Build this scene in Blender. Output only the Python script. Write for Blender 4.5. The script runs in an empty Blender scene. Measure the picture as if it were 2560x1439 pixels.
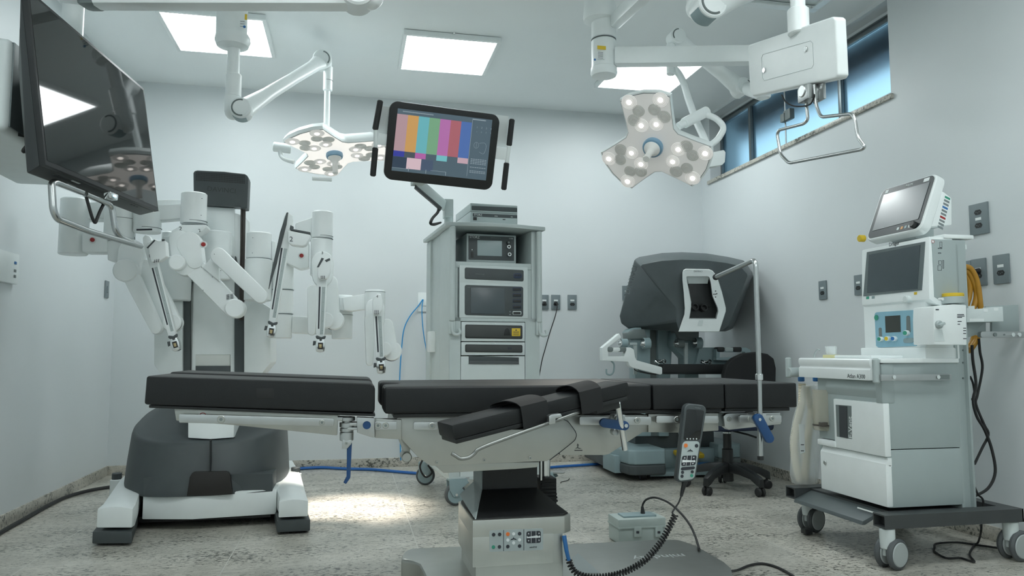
import bpy, bmesh, math, random
from mathutils import Vector, Matrix, Euler
sc = bpy.context.scene
C = sc.collection
random.seed(7)
# ---------------------------------------------------------------- camera
FPX, YAW, PITCH, HC = 1887.2, .2097, .0851, .8735
cam_d = bpy.data.cameras.new('camera'); cam = bpy.data.objects.new('camera', cam_d); C.objects.link(cam)
cam.location = (0, 0, HC); cam.rotation_euler = (math.pi/2+PITCH, 0, -YAW)
cam_d.sensor_fit = 'HORIZONTAL'; cam_d.sensor_width = 36; cam_d.lens = FPX/2560*36; cam_d.clip_start = .05
sc.camera = cam
# ---------------------------------------------------------------- world (seen through the high window), exposure
wd = bpy.data.worlds.new('world'); sc.world = wd; wd.use_nodes = True
wd.node_tree.nodes['Background'].inputs[0].default_value = (.50, .80, 1.0, 1); wd.node_tree.nodes['Background'].inputs[1].default_value = .62
sc.view_settings.view_transform = 'Standard'; sc.view_settings.look = 'None'
sc.view_settings.exposure = 1.16; sc.view_settings.gamma = 1; sc.view_settings.use_curve_mapping = False
PANEL_GLOW = 6.4
sc.cycles.use_denoising = True; sc.cycles.max_bounces = 8; sc.cycles.diffuse_bounces = 5; sc.cycles.glossy_bounces = 4
sc.cycles.transmission_bounces = 8; sc.cycles.transparent_max_bounces = 12; sc.cycles.caustics_reflective = False; sc.cycles.caustics_refractive = False
sc.cycles.sample_clamp_indirect = 4
# ---------------------------------------------------------------- measuring: a photo point to a place in the room (camera frame above)
_f = Vector((math.sin(YAW)*math.cos(PITCH), math.cos(YAW)*math.cos(PITCH), math.sin(PITCH)))
_r = Vector((math.cos(YAW), -math.sin(YAW), 0)); _u = _r.cross(_f)
def ray(px, py): return _f + _r*((px-1280)/FPX) - _u*((py-719.5)/FPX)
def at(px, py, Y): d = ray(px, py); return d*(Y/d.y) + Vector((0, 0, HC))
def atX(px, py, X): d = ray(px, py); return d*(X/d.x) + Vector((0, 0, HC))
def fl(px, py, z=0): d = ray(px, py); return d*((z-HC)/d.z) + Vector((0, 0, HC))
def mpp(px, py, Y): return Y/ray(px, py).y/FPX          # metres per photo pixel at that place
V = Vector
# ---------------------------------------------------------------- materials
MATS = {}
def mat(name, col, rough=.5, metal=0, var=.04, nscale=14, bump=0, spec=.5, **kw):
    if name in MATS: return MATS[name]
    m = bpy.data.materials.new(name); m.use_nodes = True; nt = m.node_tree; b = nt.nodes['Principled BSDF']
    tc = nt.nodes.new('ShaderNodeTexCoord'); nz = nt.nodes.new('ShaderNodeTexNoise'); nz.inputs['Scale'].default_value = nscale; nz.inputs['Detail'].default_value = 3
    nt.links.new(tc.outputs['Object'], nz.inputs['Vector'])
    rp = nt.nodes.new('ShaderNodeValToRGB'); e = rp.color_ramp.elements
    e[0].position, e[1].position = .3, .7
    e[0].color = (*[c*(1-var) for c in col], 1); e[1].color = (*[min(1, c*(1+var)) for c in col], 1)
    nt.links.new(nz.outputs['Fac'], rp.inputs['Fac']); nt.links.new(rp.outputs['Color'], b.inputs['Base Color'])
    b.inputs['Roughness'].default_value = rough; b.inputs['Metallic'].default_value = metal; b.inputs['Specular IOR Level'].default_value = spec
    if bump:
        bp = nt.nodes.new('ShaderNodeBump'); bp.inputs['Strength'].default_value = bump; bp.inputs['Distance'].default_value = .002
        n2 = nt.nodes.new('ShaderNodeTexNoise'); n2.inputs['Scale'].default_value = 350; nt.links.new(tc.outputs['Object'], n2.inputs['Vector'])
        nt.links.new(n2.outputs['Fac'], bp.inputs['Height']); nt.links.new(bp.outputs['Normal'], b.inputs['Normal'])
    for k, v in kw.items(): b.inputs[k].default_value = v
    MATS[name] = m; return m
def glow(name, col, s, base=.8):
    if name in MATS: return MATS[name]
    m = bpy.data.materials.new(name); m.use_nodes = True; b = m.node_tree.nodes['Principled BSDF']
    b.inputs['Base Color'].default_value = (base, base, base, 1); b.inputs['Roughness'].default_value = .35; b.inputs['Emission Color'].default_value = (*col, 1); b.inputs['Emission Strength'].default_value = s
    MATS[name] = m; return m
def steel(name, col, rough, axis=0):                     # brushed metal: fine streaks along one axis
    m = mat(name, col, rough, 1, var=.03); nt = m.node_tree; b = nt.nodes['Principled BSDF']
    tc = nt.nodes.new('ShaderNodeTexCoord'); mp = nt.nodes.new('ShaderNodeMapping'); n = nt.nodes.new('ShaderNodeTexNoise')
    s = [260, 260, 260]; s[axis] = 5; mp.inputs['Scale'].default_value = s; n.inputs['Scale'].default_value = 1
    mr = nt.nodes.new('ShaderNodeMapRange'); mr.inputs['To Min'].default_value = rough-.06; mr.inputs['To Max'].default_value = rough+.1
    nt.links.new(tc.outputs['Object'], mp.inputs['Vector']); nt.links.new(mp.outputs['Vector'], n.inputs['Vector'])
    nt.links.new(n.outputs['Fac'], mr.inputs['Value']); nt.links.new(mr.outputs['Result'], b.inputs['Roughness']); return m
WALL = mat('wall_paint', (.675, .715, .728), .42, var=.012, nscale=2)
CEIL = mat('ceiling_paint', (.87, .91, .912), .6, var=.012, nscale=2)
WHITE = mat('white_plastic', (.84, .885, .885), .35, var=.015)
ENAMEL = mat('white_enamel', (.82, .865, .865), .28, var=.015)
OFFW = mat('warm_white_plastic', (.72, .74, .71), .4, var=.015)
PALE = mat('pale_grey_plastic', (.66, .72, .72), .4, var=.02)
CART = mat('cart_grey_green', (.55, .615, .612), .42, var=.02)
LGREY = mat('light_grey_plastic', (.42, .48, .48), .42, var=.03)
MGREY = mat('mid_grey_plastic', (.17, .20, .20), .45, var=.03)
CHAR = mat('charcoal_plastic', (.062, .074, .078), .5, var=.05, bump=.08)
CONS = mat('console_charcoal', (.072, .088, .093), .45, var=.05, bump=.06)
BLACK = mat('black_plastic', (.014, .016, .017), .42, var=.06)
RUBBER = mat('black_rubber', (.018, .019, .020), .6, var=.06)
VINYL = mat('black_upholstery', (.0075, .009, .010), .5, var=.08, nscale=40, bump=.12, spec=.4)
STRAP = mat('black_webbing', (.008, .009, .010), .65, var=.08)
GREYRUB = mat('grey_rubber', (.09, .10, .105), .6, var=.05)
BLUEGREY = mat('blue_grey_plastic', (.27, .36, .38), .4, var=.03)
SST = steel('brushed_steel', (.47, .48, .455), .34, 0)
SSTV = steel('brushed_steel_upright', (.56, .57, .54), .36, 2)
ALU = mat('aluminium', (.53, .55, .55), .36, 1, var=.03)
CHROME = mat('chrome', (.75, .77, .77), .15, 1, var=.02)
SATIN = mat('satin_steel', (.50, .52, .52), .27, 1, var=.03)
GOLD = mat('brass', (.50, .40, .22), .3, 1, var=.05)
LEVER = mat('blue_lever_plastic', (.012, .062, .18), .35, var=.04)
BLUE = mat('blue_plastic', (.03, .16, .42), .35, var=.04)
CABLEB = mat('blue_cable', (.02, .13, .42), .4, var=.05)
NETB = mat('network_blue_cable', (.03, .32, .68), .4, var=.05)
YELLOW = mat('yellow_plastic', (.72, .50, .03), .4, var=.04)
ORANGE = mat('orange_print', (.85, .22, .05), .45, var=.03)
RED = mat('red_plastic', (.35, .02, .02), .35, var=.04)
GREEN = mat('green_print', (.04, .30, .20), .45, var=.03)
PRINT = mat('dark_print', (.03, .035, .045), .5, var=.03)
PRINTG = mat('grey_print', (.20, .23, .24), .5, var=.03)
PRINTW = mat('white_print', (.80, .84, .84), .5, var=.02)
SCREEN = mat('dark_screen_glass', (.010, .012, .013), .04, var=.02, spec=.6)
LCD = mat('matte_lcd', (.06, .08, .09), .22, var=.02, spec=.7)
LCDL = mat('pale_lcd', (.34, .42, .43), .25, var=.02)
PLATE = mat('outlet_plate_grey', (.19, .23, .245), .45, var=.03)
# ---------------------------------------------------------------- mesh building
class MB:
    def __init__(s): s.bm = bmesh.new()
    def _bev(s, vs, w, seg=2, ang=30):
        if w <= 0: return
        es = {e for v in vs for e in v.link_edges}
        es = [e for e in es if len(e.link_faces) == 2 and e.calc_face_angle(0) > math.radians(ang)]
        if es: bmesh.ops.bevel(s.bm, geom=es, offset=w, segments=seg, profile=.6, affect='EDGES', clamp_overlap=True)
    def box(s, c, size, bev=0, rot=None, seg=2):
        M = Matrix.Translation(V(c)) @ (rot.to_4x4() if rot else Matrix()) @ Matrix.Diagonal((*size, 1))
        s._bev(bmesh.ops.create_cube(s.bm, size=1, matrix=M)['verts'], bev, seg); return s
    def bb(s, a, b, bev=0, seg=2):
        a, b = V(a), V(b); return s.box((a+b)/2, [max(abs(x), 1e-4) for x in (b-a)], bev, None, seg)
    def prism(s, pts, vec, bev=0, seg=2, ang=30):
        pts = [V(p) for p in pts]; vec = V(vec)
        a = [s.bm.verts.new(p) for p in pts]; b = [s.bm.verts.new(p+vec) for p in pts]; n = len(pts)
        fs = [s.bm.faces.new(a), s.bm.faces.new(b[::-1])] + [s.bm.faces.new((a[i], b[i], b[(i+1) % n], a[(i+1) % n])) for i in range(n)]
        bmesh.ops.recalc_face_normals(s.bm, faces=fs); s._bev(a+b, bev, seg, ang); return s
    def loft(s, rings, cap=True, bev=0, cyc=False):
        R = [[s.bm.verts.new(V(p)) for p in r] for r in rings]; n = len(R[0]); fs = []
        for k in range(len(R)-(0 if cyc else 1)):
            A, B = R[k], R[(k+1) % len(R)]
            fs += [s.bm.faces.new((A[i], A[(i+1) % n], B[(i+1) % n], B[i])) for i in range(n)]
        if cap and not cyc: fs += [s.bm.faces.new(R[0][::-1]), s.bm.faces.new(R[-1])]
        bmesh.ops.recalc_face_normals(s.bm, faces=fs); s._bev([v for r in R for v in r], bev); return s
    def cyl(s, p0, p1, r0, r1=None, n=28, bev=0):
        p0, p1 = V(p0), V(p1); r1 = r0 if r1 is None else r1; A = frame(p1-p0)
        ring = lambda p, r: [p + A[0]*(r*math.cos(t)) + A[1]*(r*math.sin(t)) for t in [2*math.pi*i/n for i in range(n)]]
        if bev: L = (p1-p0).normalized(); return s.loft([ring(p0, r0-bev), ring(p0+L*bev, r0), ring(p1-L*bev, r1), ring(p1, r1-bev)])
        return s.loft([ring(p0, r0), ring(p1, r1)])
    def lathe(s, o, axis, prof, n=32):
        o = V(o); a = V(axis).normalized(); A = frame(a)
        return s.loft([[o+a*h + A[0]*(r*math.cos(t)) + A[1]*(r*math.sin(t)) for t in [2*math.pi*i/n for i in range(n)]] for r, h in prof])
    def tube(s, pts, r, n=10, cyc=False, smooth=0, fillet=0):
        pts = [V(p) for p in pts]
        if fillet: pts = filleted(pts, fillet, cyc)
        if smooth: pts = catmull(pts, smooth, cyc)
        m = len(pts); rings = []; prev = None; rr = r if isinstance(r, (list, tuple)) else None
        for i, p in enumerate(pts):
            t = (pts[(i+1) % m]-pts[i-1]) if cyc else (pts[min(i+1, m-1)]-pts[max(i-1, 0)])
            if t.length < 1e-9: t = V((0, 0, 1))
            t.normalize()
            if prev is None: a = frame(t)[0]
            else: a = prev - t*prev.dot(t); a = a.normalized() if a.length > 1e-6 else frame(t)[0]
            prev = a; b = t.cross(a); q = r if rr is None else rr[0]+(rr[1]-rr[0])*i/(m-1)
            rings.append([p+a*(q*math.cos(x))+b*(q*math.sin(x)) for x in [2*math.pi*k/n for k in range(n)]])
        return s.loft(rings, cyc=cyc)
    def sph(s, c, r, n=16):
        sz = r if isinstance(r, (list, tuple)) else (r, r, r)
        bmesh.ops.create_uvsphere(s.bm, u_segments=n*2, v_segments=n, radius=1, matrix=Matrix.Translation(V(c)) @ Matrix.Diagonal((*sz, 1))); return s
    # px helpers: a rounded outline measured on the photo, standing at depth Y with thickness th away from us
    def slab(s, pts, Y, th, bev=0, seg=2): return s.prism([at(x, y, Y) for x, y in pts], (0, th, 0), bev, seg)
    def rr(s, x0, y0, x1, y1, r, Y, th, bev=0, seg=2): return s.slab(rrect(x0, y0, x1, y1, r), Y, th, bev, seg)
    def link(s, x0, y0, r0, x1, y1, r1, Y, th, bev=0): return s.slab(stadium(x0, y0, r0, x1, y1, r1), Y, th, bev)
    def vcyl(s, x0, x1, y0, y1, Y, bev=.006, n=32):      # upright cylinder seen between x0..x1 and y0..y1, its axis at depth Y
        xm = (x0+x1)/2; a = at(xm, y0, Y); b = at(xm, y1, Y); r = (x1-x0)/2*mpp(xm, (y0+y1)/2, Y)
        return s.cyl((a.x, Y, b.z), (a.x, Y, a.z), r, n=n, bev=bev)
def frame(t):
    t = V(t).normalized(); h = V((0, 0, 1)) if abs(t.z) < .9 else V((1, 0, 0))
    a = t.cross(h).normalized(); return a, t.cross(a)
def rrect(x0, y0, x1, y1, r, n=5):
    o = []
    for cx, cy, a0 in ((x1-r, y0+r, -90), (x1-r, y1-r, 0), (x0+r, y1-r, 90), (x0+r, y0+r, 180)):
        o += [(cx+r*math.cos(math.radians(a0+90*k/n)), cy+r*math.sin(math.radians(a0+90*k/n))) for k in range(n+1)]
    return o
def stadium(x0, y0, r0, x1, y1, r1, n=10):
    a = math.atan2(y1-y0, x1-x0); o = []
    o += [(x0+r0*math.cos(a+math.pi/2+math.pi*k/n), y0+r0*math.sin(a+math.pi/2+math.pi*k/n)) for k in range(n+1)]
    o += [(x1+r1*math.cos(a-math.pi/2+math.pi*k/n), y1+r1*math.sin(a-math.pi/2+math.pi*k/n)) for k in range(n+1)]
    return o
def catmull(p, k, cyc=False):
    o = []; n = len(p)
    for i in range(n if cyc else n-1):
        a, b, c, d = (p[(i-1) % n], p[i], p[(i+1) % n], p[(i+2) % n]) if cyc else (p[max(i-1, 0)], p[i], p[i+1], p[min(i+2, n-1)])
        for j in range(k):
            t = j/k; o.append(.5*((2*b)+(c-a)*t+(2*a-5*b+4*c-d)*t*t+(3*b-a-3*c+d)*t*t*t))
    if not cyc: o.append(p[-1])
    return o
def filleted(p, r, cyc=False, k=6):
    o = []; n = len(p)
    for i in range(n):
        if not cyc and i in (0, n-1): o.append(p[i]); continue
        a, b, c = p[i-1], p[i], p[(i+1) % n]; d0 = a-b; d1 = c-b; q = min(r, d0.length*.48, d1.length*.48)
        s0 = b+d0.normalized()*q; s1 = b+d1.normalized()*q
        o += [s0*((1-t)**2)+b*(2*t*(1-t))+s1*(t*t) for t in [j/k for j in range(k+1)]]
    return o
WL = {}                                                   # where each built object stands
def build(name, mb, m, parent=None, label=None, ang=35):
    me = bpy.data.meshes.new(name); bm = mb.bm
    o = V((0, 0, 0)) if parent is None else WL[parent.name]
    bmesh.ops.translate(bm, verts=bm.verts, vec=-o); bm.to_mesh(me); bm.free()
    me.materials.append(m); me.polygons.foreach_set('use_smooth', [True]*len(me.polygons)); me.set_sharp_from_angle(angle=math.radians(ang))
    ob = bpy.data.objects.new(name, me); C.objects.link(ob); WL[ob.name] = o
    if parent is not None: ob.parent = parent
    if label: ob['label'] = label
    return ob
def tag(o, label, cat, group=None):
    o['label'] = label; o['category'] = cat
    if group: o['group'] = group
    return o
def thing(name, label, cat, loc, group=None):
    o = bpy.data.objects.new(name, None); C.objects.link(o); o.empty_display_size = .05; o.location = V(loc); WL[o.name] = V(loc)
    return tag(o, label, cat, group)
def solo(name, mb, m, label, cat, group=None, ang=35):    # a thing that is one mesh, origin at its base
    bm = mb.bm; lo = [min(v.co[i] for v in bm.verts) for i in range(3)]; hi = [max(v.co[i] for v in bm.verts) for i in range(3)]
    b = V(((lo[0]+hi[0])/2, (lo[1]+hi[1])/2, lo[2])); bmesh.ops.translate(bm, verts=bm.verts, vec=-b)
    o = build(name, mb, m, None, None, ang); o.location = b; WL[o.name] = b
    return tag(o, label, cat, group)
def struct(name, mb, m, parent=None):
    o = build(name, mb, m, parent)
    if parent is None: o['kind'] = 'structure'
    return o
def text(body, h, org, xd, yd, m, parent, name='lettering', align='CENTER', th=.0006):
    cu = bpy.data.curves.new('t', 'FONT'); cu.body = body; cu.size = h*1.38; cu.align_x = align; cu.align_y = 'CENTER'; cu.extrude = th/2; cu.resolution_u = 2
    to = bpy.data.objects.new('t', cu); me = bpy.data.meshes.new_from_object(to); bpy.data.objects.remove(to); bpy.data.curves.remove(cu)
    xd = V(xd).normalized(); yd = V(yd); yd = (yd-xd*yd.dot(xd)).normalized(); n = xd.cross(yd)
    M = Matrix(((xd.x, yd.x, n.x, org[0]), (xd.y, yd.y, n.y, org[1]), (xd.z, yd.z, n.z, org[2]), (0, 0, 0, 1)))
    o = WL[parent.name]; me.transform(Matrix.Translation(-o) @ M)
    me.materials.append(m); me.name = name; ob = bpy.data.objects.new(name, me); C.objects.link(ob); ob.parent = parent; WL[ob.name] = o
    return ob
FX, FZ = V((1, 0, 0)), V((0, 0, 1))
def ptext(body, hpx, px, py, Y, m, parent, tilt=0, name='lettering', align='CENTER'):  # lettering on a surface that faces -Y
    k = mpp(px, py, Y); a = math.radians(tilt)
    return text(body, hpx*k, at(px, py, Y)+V((0, -.0006, 0)), (math.cos(a), 0, math.sin(a)), (-math.sin(a), 0, math.cos(a)), m, parent, name, align)
# ================================================================ the room
XL, XR, YB, YF, ZC = -1.69, 2.946, 5.958, -1.6, 2.894
def granite(name, tiles):
    m = bpy.data.materials.new(name); m.use_nodes = True; nt = m.node_tree; b = nt.nodes['Principled BSDF']; L = nt.links; N = nt.nodes.new
    tc = N('ShaderNodeTexCoord')
    def noise(scale, vec, detail=4, rough=.6, off=0):
        mp = N('ShaderNodeMapping'); mp.inputs['Scale'].default_value = vec; mp.inputs['Location'].default_value = (off, off, 0); L.new(tc.outputs['Object'], mp.inputs['Vector'])
        n = N('ShaderNodeTexNoise'); n.inputs['Scale'].default_value = scale; n.inputs['Detail'].default_value = detail; n.inputs['Roughness'].default_value = rough
        L.new(mp.outputs['Vector'], n.inputs['Vector']); return n.outputs['Fac']
    def ramp(f, stops):
        r = N('ShaderNodeValToRGB'); e = r.color_ramp.elements
        e[0].position, e[0].color = stops[0][0], (*stops[0][1], 1); e[1].position, e[1].color = stops[1][0], (*stops[1][1], 1)
        for p, c in stops[2:]: x = e.new(p); x.color = (*c, 1)
        L.new(f, r.inputs['Fac']); return r.outputs['Color']
    def mul(a, c, fac=1.0):
        x = N('ShaderNodeMix'); x.data_type = 'RGBA'; x.blend_type = 'MULTIPLY'; x.inputs[0].default_value = fac; L.new(a, x.inputs[6]); L.new(c, x.inputs[7]); return x.outputs[2]
    base = ramp(noise(3.2, (1, 1, 1), 5, .6), [(.30, (.47, .455, .40)), (.70, (.70, .67, .60))])
    base = mul(base, ramp(noise(38, (.55, 1, 1), 3, .6, 3), [(.35, (.80, .80, .80)), (.6, (1, 1, 1))]))
    cluster = noise(4.5, (.5, 1.2, 1), 3, .6, 9)
    sp = noise(62, (.62, 1.1, 1), 5, .72, 5)
    ad = N('ShaderNodeMath'); ad.operation = 'MULTIPLY_ADD'; ad.inputs[1].default_value = .38; L.new(cluster, ad.inputs[0]); L.new(sp, ad.inputs[2])
    base = mul(base, ramp(ad.outputs[0], [(.73, (1, 1, 1)), (.785, (.20, .215, .21))]))
    fine = noise(150, (.5, 1, 1), 3, .6, 2)
    base = mul(base, ramp(fine, [(.56, (1, 1, 1)), (.68, (.62, .62, .6))]))
    if tiles:
        br = N('ShaderNodeTexBrick'); mp = N('ShaderNodeMapping'); L.new(tc.outputs['Object'], mp.inputs['Vector'])
        mp.inputs['Location'].default_value = tiles; L.new(mp.outputs['Vector'], br.inputs['Vector'])
        br.inputs['Scale'].default_value = 1; br.inputs['Brick Width'].default_value = .80; br.inputs['Row Height'].default_value = .80
        br.inputs['Mortar Size'].default_value = .0022; br.inputs['Mortar Smooth'].default_value = .2; br.offset = .0
        br.inputs['Color1'].default_value = (.86, .87, .88, 1); br.inputs['Color2'].default_value = (1, 1, 1, 1); br.inputs['Bias'].default_value = .3
        base = mul(base, br.outputs['Color'])
        mx = N('ShaderNodeMix'); mx.data_type = 'RGBA'; L.new(br.outputs['Fac'], mx.inputs[0]); L.new(base, mx.inputs[6]); mx.inputs[7].default_value = (.62, .61, .56, 1); base = mx.outputs[2]
    L.new(base, b.inputs['Base Color']); b.inputs['Roughness'].default_value = .3; b.inputs['Specular IOR Level'].default_value = .4
    return m
GRAN = granite('granite_floor', (-.31, .48, 0)); GRANB = granite('granite_trim', None)
struct('floor', MB().bb((XL-.3, YF-.3, -.1), (XR+.4, YB+.3, 0)), GRAN)
struct('ceiling', MB().bb((XL-.3, YF-.3, ZC), (XR+.4, YB+.3, ZC+.1)), CEIL)
struct('wall_back', MB().bb((XL-.3, YB, 0), (XR+.4, YB+.2, ZC)), WALL)
struct('wall_left', MB().bb((XL-.2, YF, 0), (XL, YB, ZC)), WALL)
struct('wall_front', MB().bb((XL-.3, YF-.2, 0), (XR+.4, YF, ZC)), WALL)
WY0, WY1, WZ0, WZ1, WT = 3.603, 5.790, 2.318, 2.872, .30
w = MB(); w.bb((XR, YF, 0), (XR+WT, YB, WZ0)); w.bb((XR, YF, WZ1), (XR+WT, YB, ZC)); w.bb((XR, YF, WZ0), (XR+WT, WY0, WZ1)); w.bb((XR, WY1, WZ0), (XR+WT, YB, WZ1))
struct('wall_right', w, WALL)
bh = .068
struct('baseboard_back', MB().bb((XL, YB-.012, 0), (XR, YB, bh), .002), GRANB)
struct('baseboard_left', MB().bb((XL, YF, 0), (XL+.012, YB-.013, bh), .002), GRANB)
struct('baseboard_right', MB().bb((XR-.012, YF, 0), (XR, YB-.013, bh), .002), GRANB)
# ---- high strip window in the right wall
GX = XR+.115
zt = atX(2213, 50, GX).z
fr = MB()
fr.bb((GX-.02, WY0, WZ0), (GX+.03, WY1, WZ0+.03), .003); fr.bb((GX-.02, WY0, zt-.03), (GX+.03, WY1, zt), .003)
fr.bb((GX-.03, WY0, zt), (GX-.015, WY1, zt+.008))
for y in (WY0+.012, WY1-.012): fr.bb((GX-.02, y-.012, WZ0), (GX+.03, y+.012, zt), .003)
yms = [atX(1880, 330, GX).y, atX(2106, 240, GX).y]
for y in yms: fr.bb((GX-.022, y-.016, WZ0+.02), (GX+.028, y+.016, zt-.02), .003)
FRM = mat('dark_aluminium_frame', (.16, .19, .20), .35, .6, var=.03)
win = struct('window_1', fr, FRM)
struct('head_panel', MB().bb((GX-.012, WY0, zt+.008), (GX+.02, WY1, WZ1)), WALL, win)
GLASS = bpy.data.materials.new('frosted_glass'); GLASS.use_nodes = True; g = GLASS.node_tree.nodes['Principled BSDF']
nz = GLASS.node_tree.nodes.new('ShaderNodeTexNoise'); nz.inputs['Scale'].default_value = 300; mr = GLASS.node_tree.nodes.new('ShaderNodeMapRange'); mr.inputs['To Min'].default_value = .42; mr.inputs['To Max'].default_value = .55
GLASS.node_tree.links.new(nz.outputs['Fac'], mr.inputs['Value']); GLASS.node_tree.links.new(mr.outputs['Result'], g.inputs['Roughness'])
g.inputs['Base Color'].default_value = (.80, .92, .97, 1); g.inputs['Transmission Weight'].default_value = 1; g.inputs['IOR'].default_value = 1.12
yy = [WY0+.024]+yms+[WY1-.024]; yy.sort()
for i in range(3):
    struct('window_pane', MB().bb((GX, yy[i]+(.016 if i else 0), WZ0+.03), (GX+.005, yy[i+1]-(.016 if i < 2 else 0), zt-.03)), GLASS, win)
struct('bright_strip', MB().bb((GX-.03, WY0+.025, WZ0+.002), (GX-.02, yms[1]-.02, WZ0+.055), .002), WHITE, win)  # white strip put in for the bright wedge at this pane's foot
yl = atX(1974, 330, GX).y
struct('lock_rod', MB().cyl((GX-.03, yl, WZ0), (GX-.03, yl, zt), .006, n=10), ALU, win)
lk = atX(1972, 287, GX-.04)
b = MB(); b.box((GX-.04, lk.y, lk.z), (.04, .085, .075), .008); b.box((GX-.05, lk.y+.045, lk.z-.01), (.035, .05, .06), .006); struct('window_lock', b, MGREY, win)
struct('sill', MB().bb((XR-.018, WY0-.02, WZ0-.028), (GX+.05, WY1+.03, WZ0), .003), GRANB, win)
# eave of the building outside, above the window
struct('trim_1', MB().bb((XR+WT, WY0-1.5, zt-.09), (XR+WT+.21, WY1+1.5, zt+.02)), mat('eave_concrete', (.10, .11, .13), .8))
# ---- ceiling light panels: shallow boxes screwed to the ceiling
def light_panel(x, y, label, seen=True):
    t = thing('ceiling_light', label, 'ceiling light', (x, y, ZC), 'square LED ceiling panels')
    s, o, z0 = .575/2, .62/2, ZC-.036
    f = MB()
    for a, b2 in (((-o, -o), (o, -s)), ((-o, s), (o, o)), ((-o, -s), (-s, s)), ((s, -s), (o, s))):
        f.bb((x+a[0], y+a[1], z0), (x+b2[0], y+b2[1], ZC-.004), .0015)
    f.bb((x-o+.01, y-o+.01, ZC-.004), (x+o-.01, y+o-.01, ZC)); f.bb((x-.0, y-o-.012, ZC-.01), (x+.012, y-o, ZC-.002))
    build('frame', f, WHITE, t)
    build('diffuser', MB().bb((x-s, y-s, z0+.003), (x+s, y+s, z0+.008)), glow('panel_glow', (.93, 1.0, 1.0), PANEL_GLOW), t)
q = .575/2
light_panel(-1.132+q, 4.605+q, 'square LED ceiling panel at left, behind the white lamp drop tube')
light_panel(.312+q, 4.636+q, 'square LED ceiling panel fully in view above the touchscreen monitor')
light_panel(1.782+q, 4.694+q, 'square LED ceiling panel at right, partly behind the tilted surgical lamp')
light_panel(-1.132+q, 1.75, 'added unseen LED fill panel nearest the wall-side television, above the camera side')  # unseen middle row, added to light the room
light_panel(.312+q, 1.75, 'added unseen LED fill panel over the foot of the operating table')
light_panel(1.782+q, 1.75, 'added unseen LED fill panel over the anaesthesia machine side')
for k, x in enumerate((-1.132+q, .312+q, 1.782+q)):  # unseen rear row, added to brighten surfaces facing the camera
    light_panel(x, -.7, ('added unseen LED fill panel behind the camera, left of three', 'added unseen LED fill panel behind the camera, middle of three', 'added unseen LED fill panel behind the camera, right of three')[k])
# ---- air grille in the ceiling near the window
a, b2 = fl(1905, 12, ZC), fl(2133, 24, ZC)
gv = thing('air_vent', 'slatted white air grille in the ceiling above the window', 'air vent', ((a.x+2.62)/2, 3.35, ZC))
x0, x1, y0, y1 = 1.96, 2.66, 2.75, fl(2090, 34, ZC).y
f = MB()
f.bb((x0, y0, ZC-.012), (x1, y0+.05, ZC), .002); f.bb((x0, y1-.05, ZC-.012), (x1, y1, ZC), .002); f.bb((x0, y0+.05, ZC-.012), (x0+.05, y1-.05, ZC), .002); f.bb((x1-.05, y0+.05, ZC-.012), (x1, y1-.05, ZC), .002)
build('frame', f, WHITE, gv); build('backing', MB().bb((x0+.04, y0+.04, ZC-.002), (x1-.04, y1-.04, ZC)), PALE, gv)
for k in range(12):
    y = y0+.07+(y1-y0-.14)*k/11
    build('slat', MB().box(((x0+x1)/2, y, ZC-.006), (x1-x0-.1, .03, .003), 0, Euler((math.radians(28), 0, 0)).to_matrix()), WHITE, gv)
# ---- outlets and wall plates
def plate(p, n, label, m=PLATE, size=(.076, .12), kind='one', name='wall_outlet', cat='wall outlet', group=None, z=1.0):
    p = V(p); n = V(n); u = V((0, 0, 1)); r = u.cross(n); R = Matrix((r, u, n)).transposed()
    t = thing(name, label, cat, p, group)
    build('cover_plate', MB().box(p+n*.005, (size[0], size[1], .010), .003, R), m, t)
    for j, dz in enumerate({'one': (-.018,), 'two': (.032, -.032), 'blank': ()}[kind]):
        h = [p+n*.0098+r*x*.022+u*(y*.0115+dz) for x, y in ((-1, 0), (-.62, 1), (.62, 1), (1, 0), (.62, -1), (-.62, -1))]
        so = build('socket', MB().prism(h, n*.0015), BLACK, t)
        pm = MB()
        for x, y in ((-.009, .001), (0, -.003), (.009, .001)): pm.cyl(p+n*.011+r*x+u*(y+dz), p+n*.0122+r*x+u*(y+dz), .0022, n=8)
        build('pin_hole', pm, MGREY, so)
    if kind != 'blank':
        build('paper_label', MB().box(p+n*.0105+u*(.014 if kind == 'one' else 0), (.034, .013, .001), 0, R), PRINTW, t)
    if kind == 'blank': build('rocker', MB().box(p+n*.0115, (size[0]*.42, size[1]*.38, .006), .002, R), m, t)
    return t
B, R_, L_ = (0, -1, 0), (-1, 0, 0), (1, 0, 0)
yb = YB
plate(at(1360, 755, yb), B, 'grey wall outlet half hidden by the right edge of the equipment cart', group='grey outlets on the back wall')
plate(at(1389, 755, yb), B, 'grey wall outlet with a black plug and cord, right of the equipment cart', group='grey outlets on the back wall')
plate(at(1430, 755, yb), B, 'empty grey wall outlet with white label, farthest right of the cart outlets', group='grey outlets on the back wall')
plate(at(1566, 732, yb), B, 'grey wall outlet half hidden behind the left side of the surgeon console hood', group='grey outlets on the back wall')
plate(atX(2059, 725, XR), R_, 'grey wall outlet on right wall, between console and anaesthesia machine', group='grey outlets on the right wall')
plate(atX(2149, 712, XR), R_, 'grey wall outlet on right wall touching the left edge of the machine screen', group='grey outlets on the right wall')
plate(atX(2450, 547, XR), R_, 'tall grey double outlet high on the right wall behind the patient monitor', size=(.11, .15), kind='two', group='grey outlets on the right wall')
plate(atX(2416, 683, XR), R_, 'grey wall outlet mostly hidden behind the anaesthesia machine column', group='grey outlets on the right wall')
plate(atX(2450, 680, XR), R_, 'grey wall outlet with a black plug beside the coiled yellow hoses', size=(.085, .13), group='grey outlets on the right wall')
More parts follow.
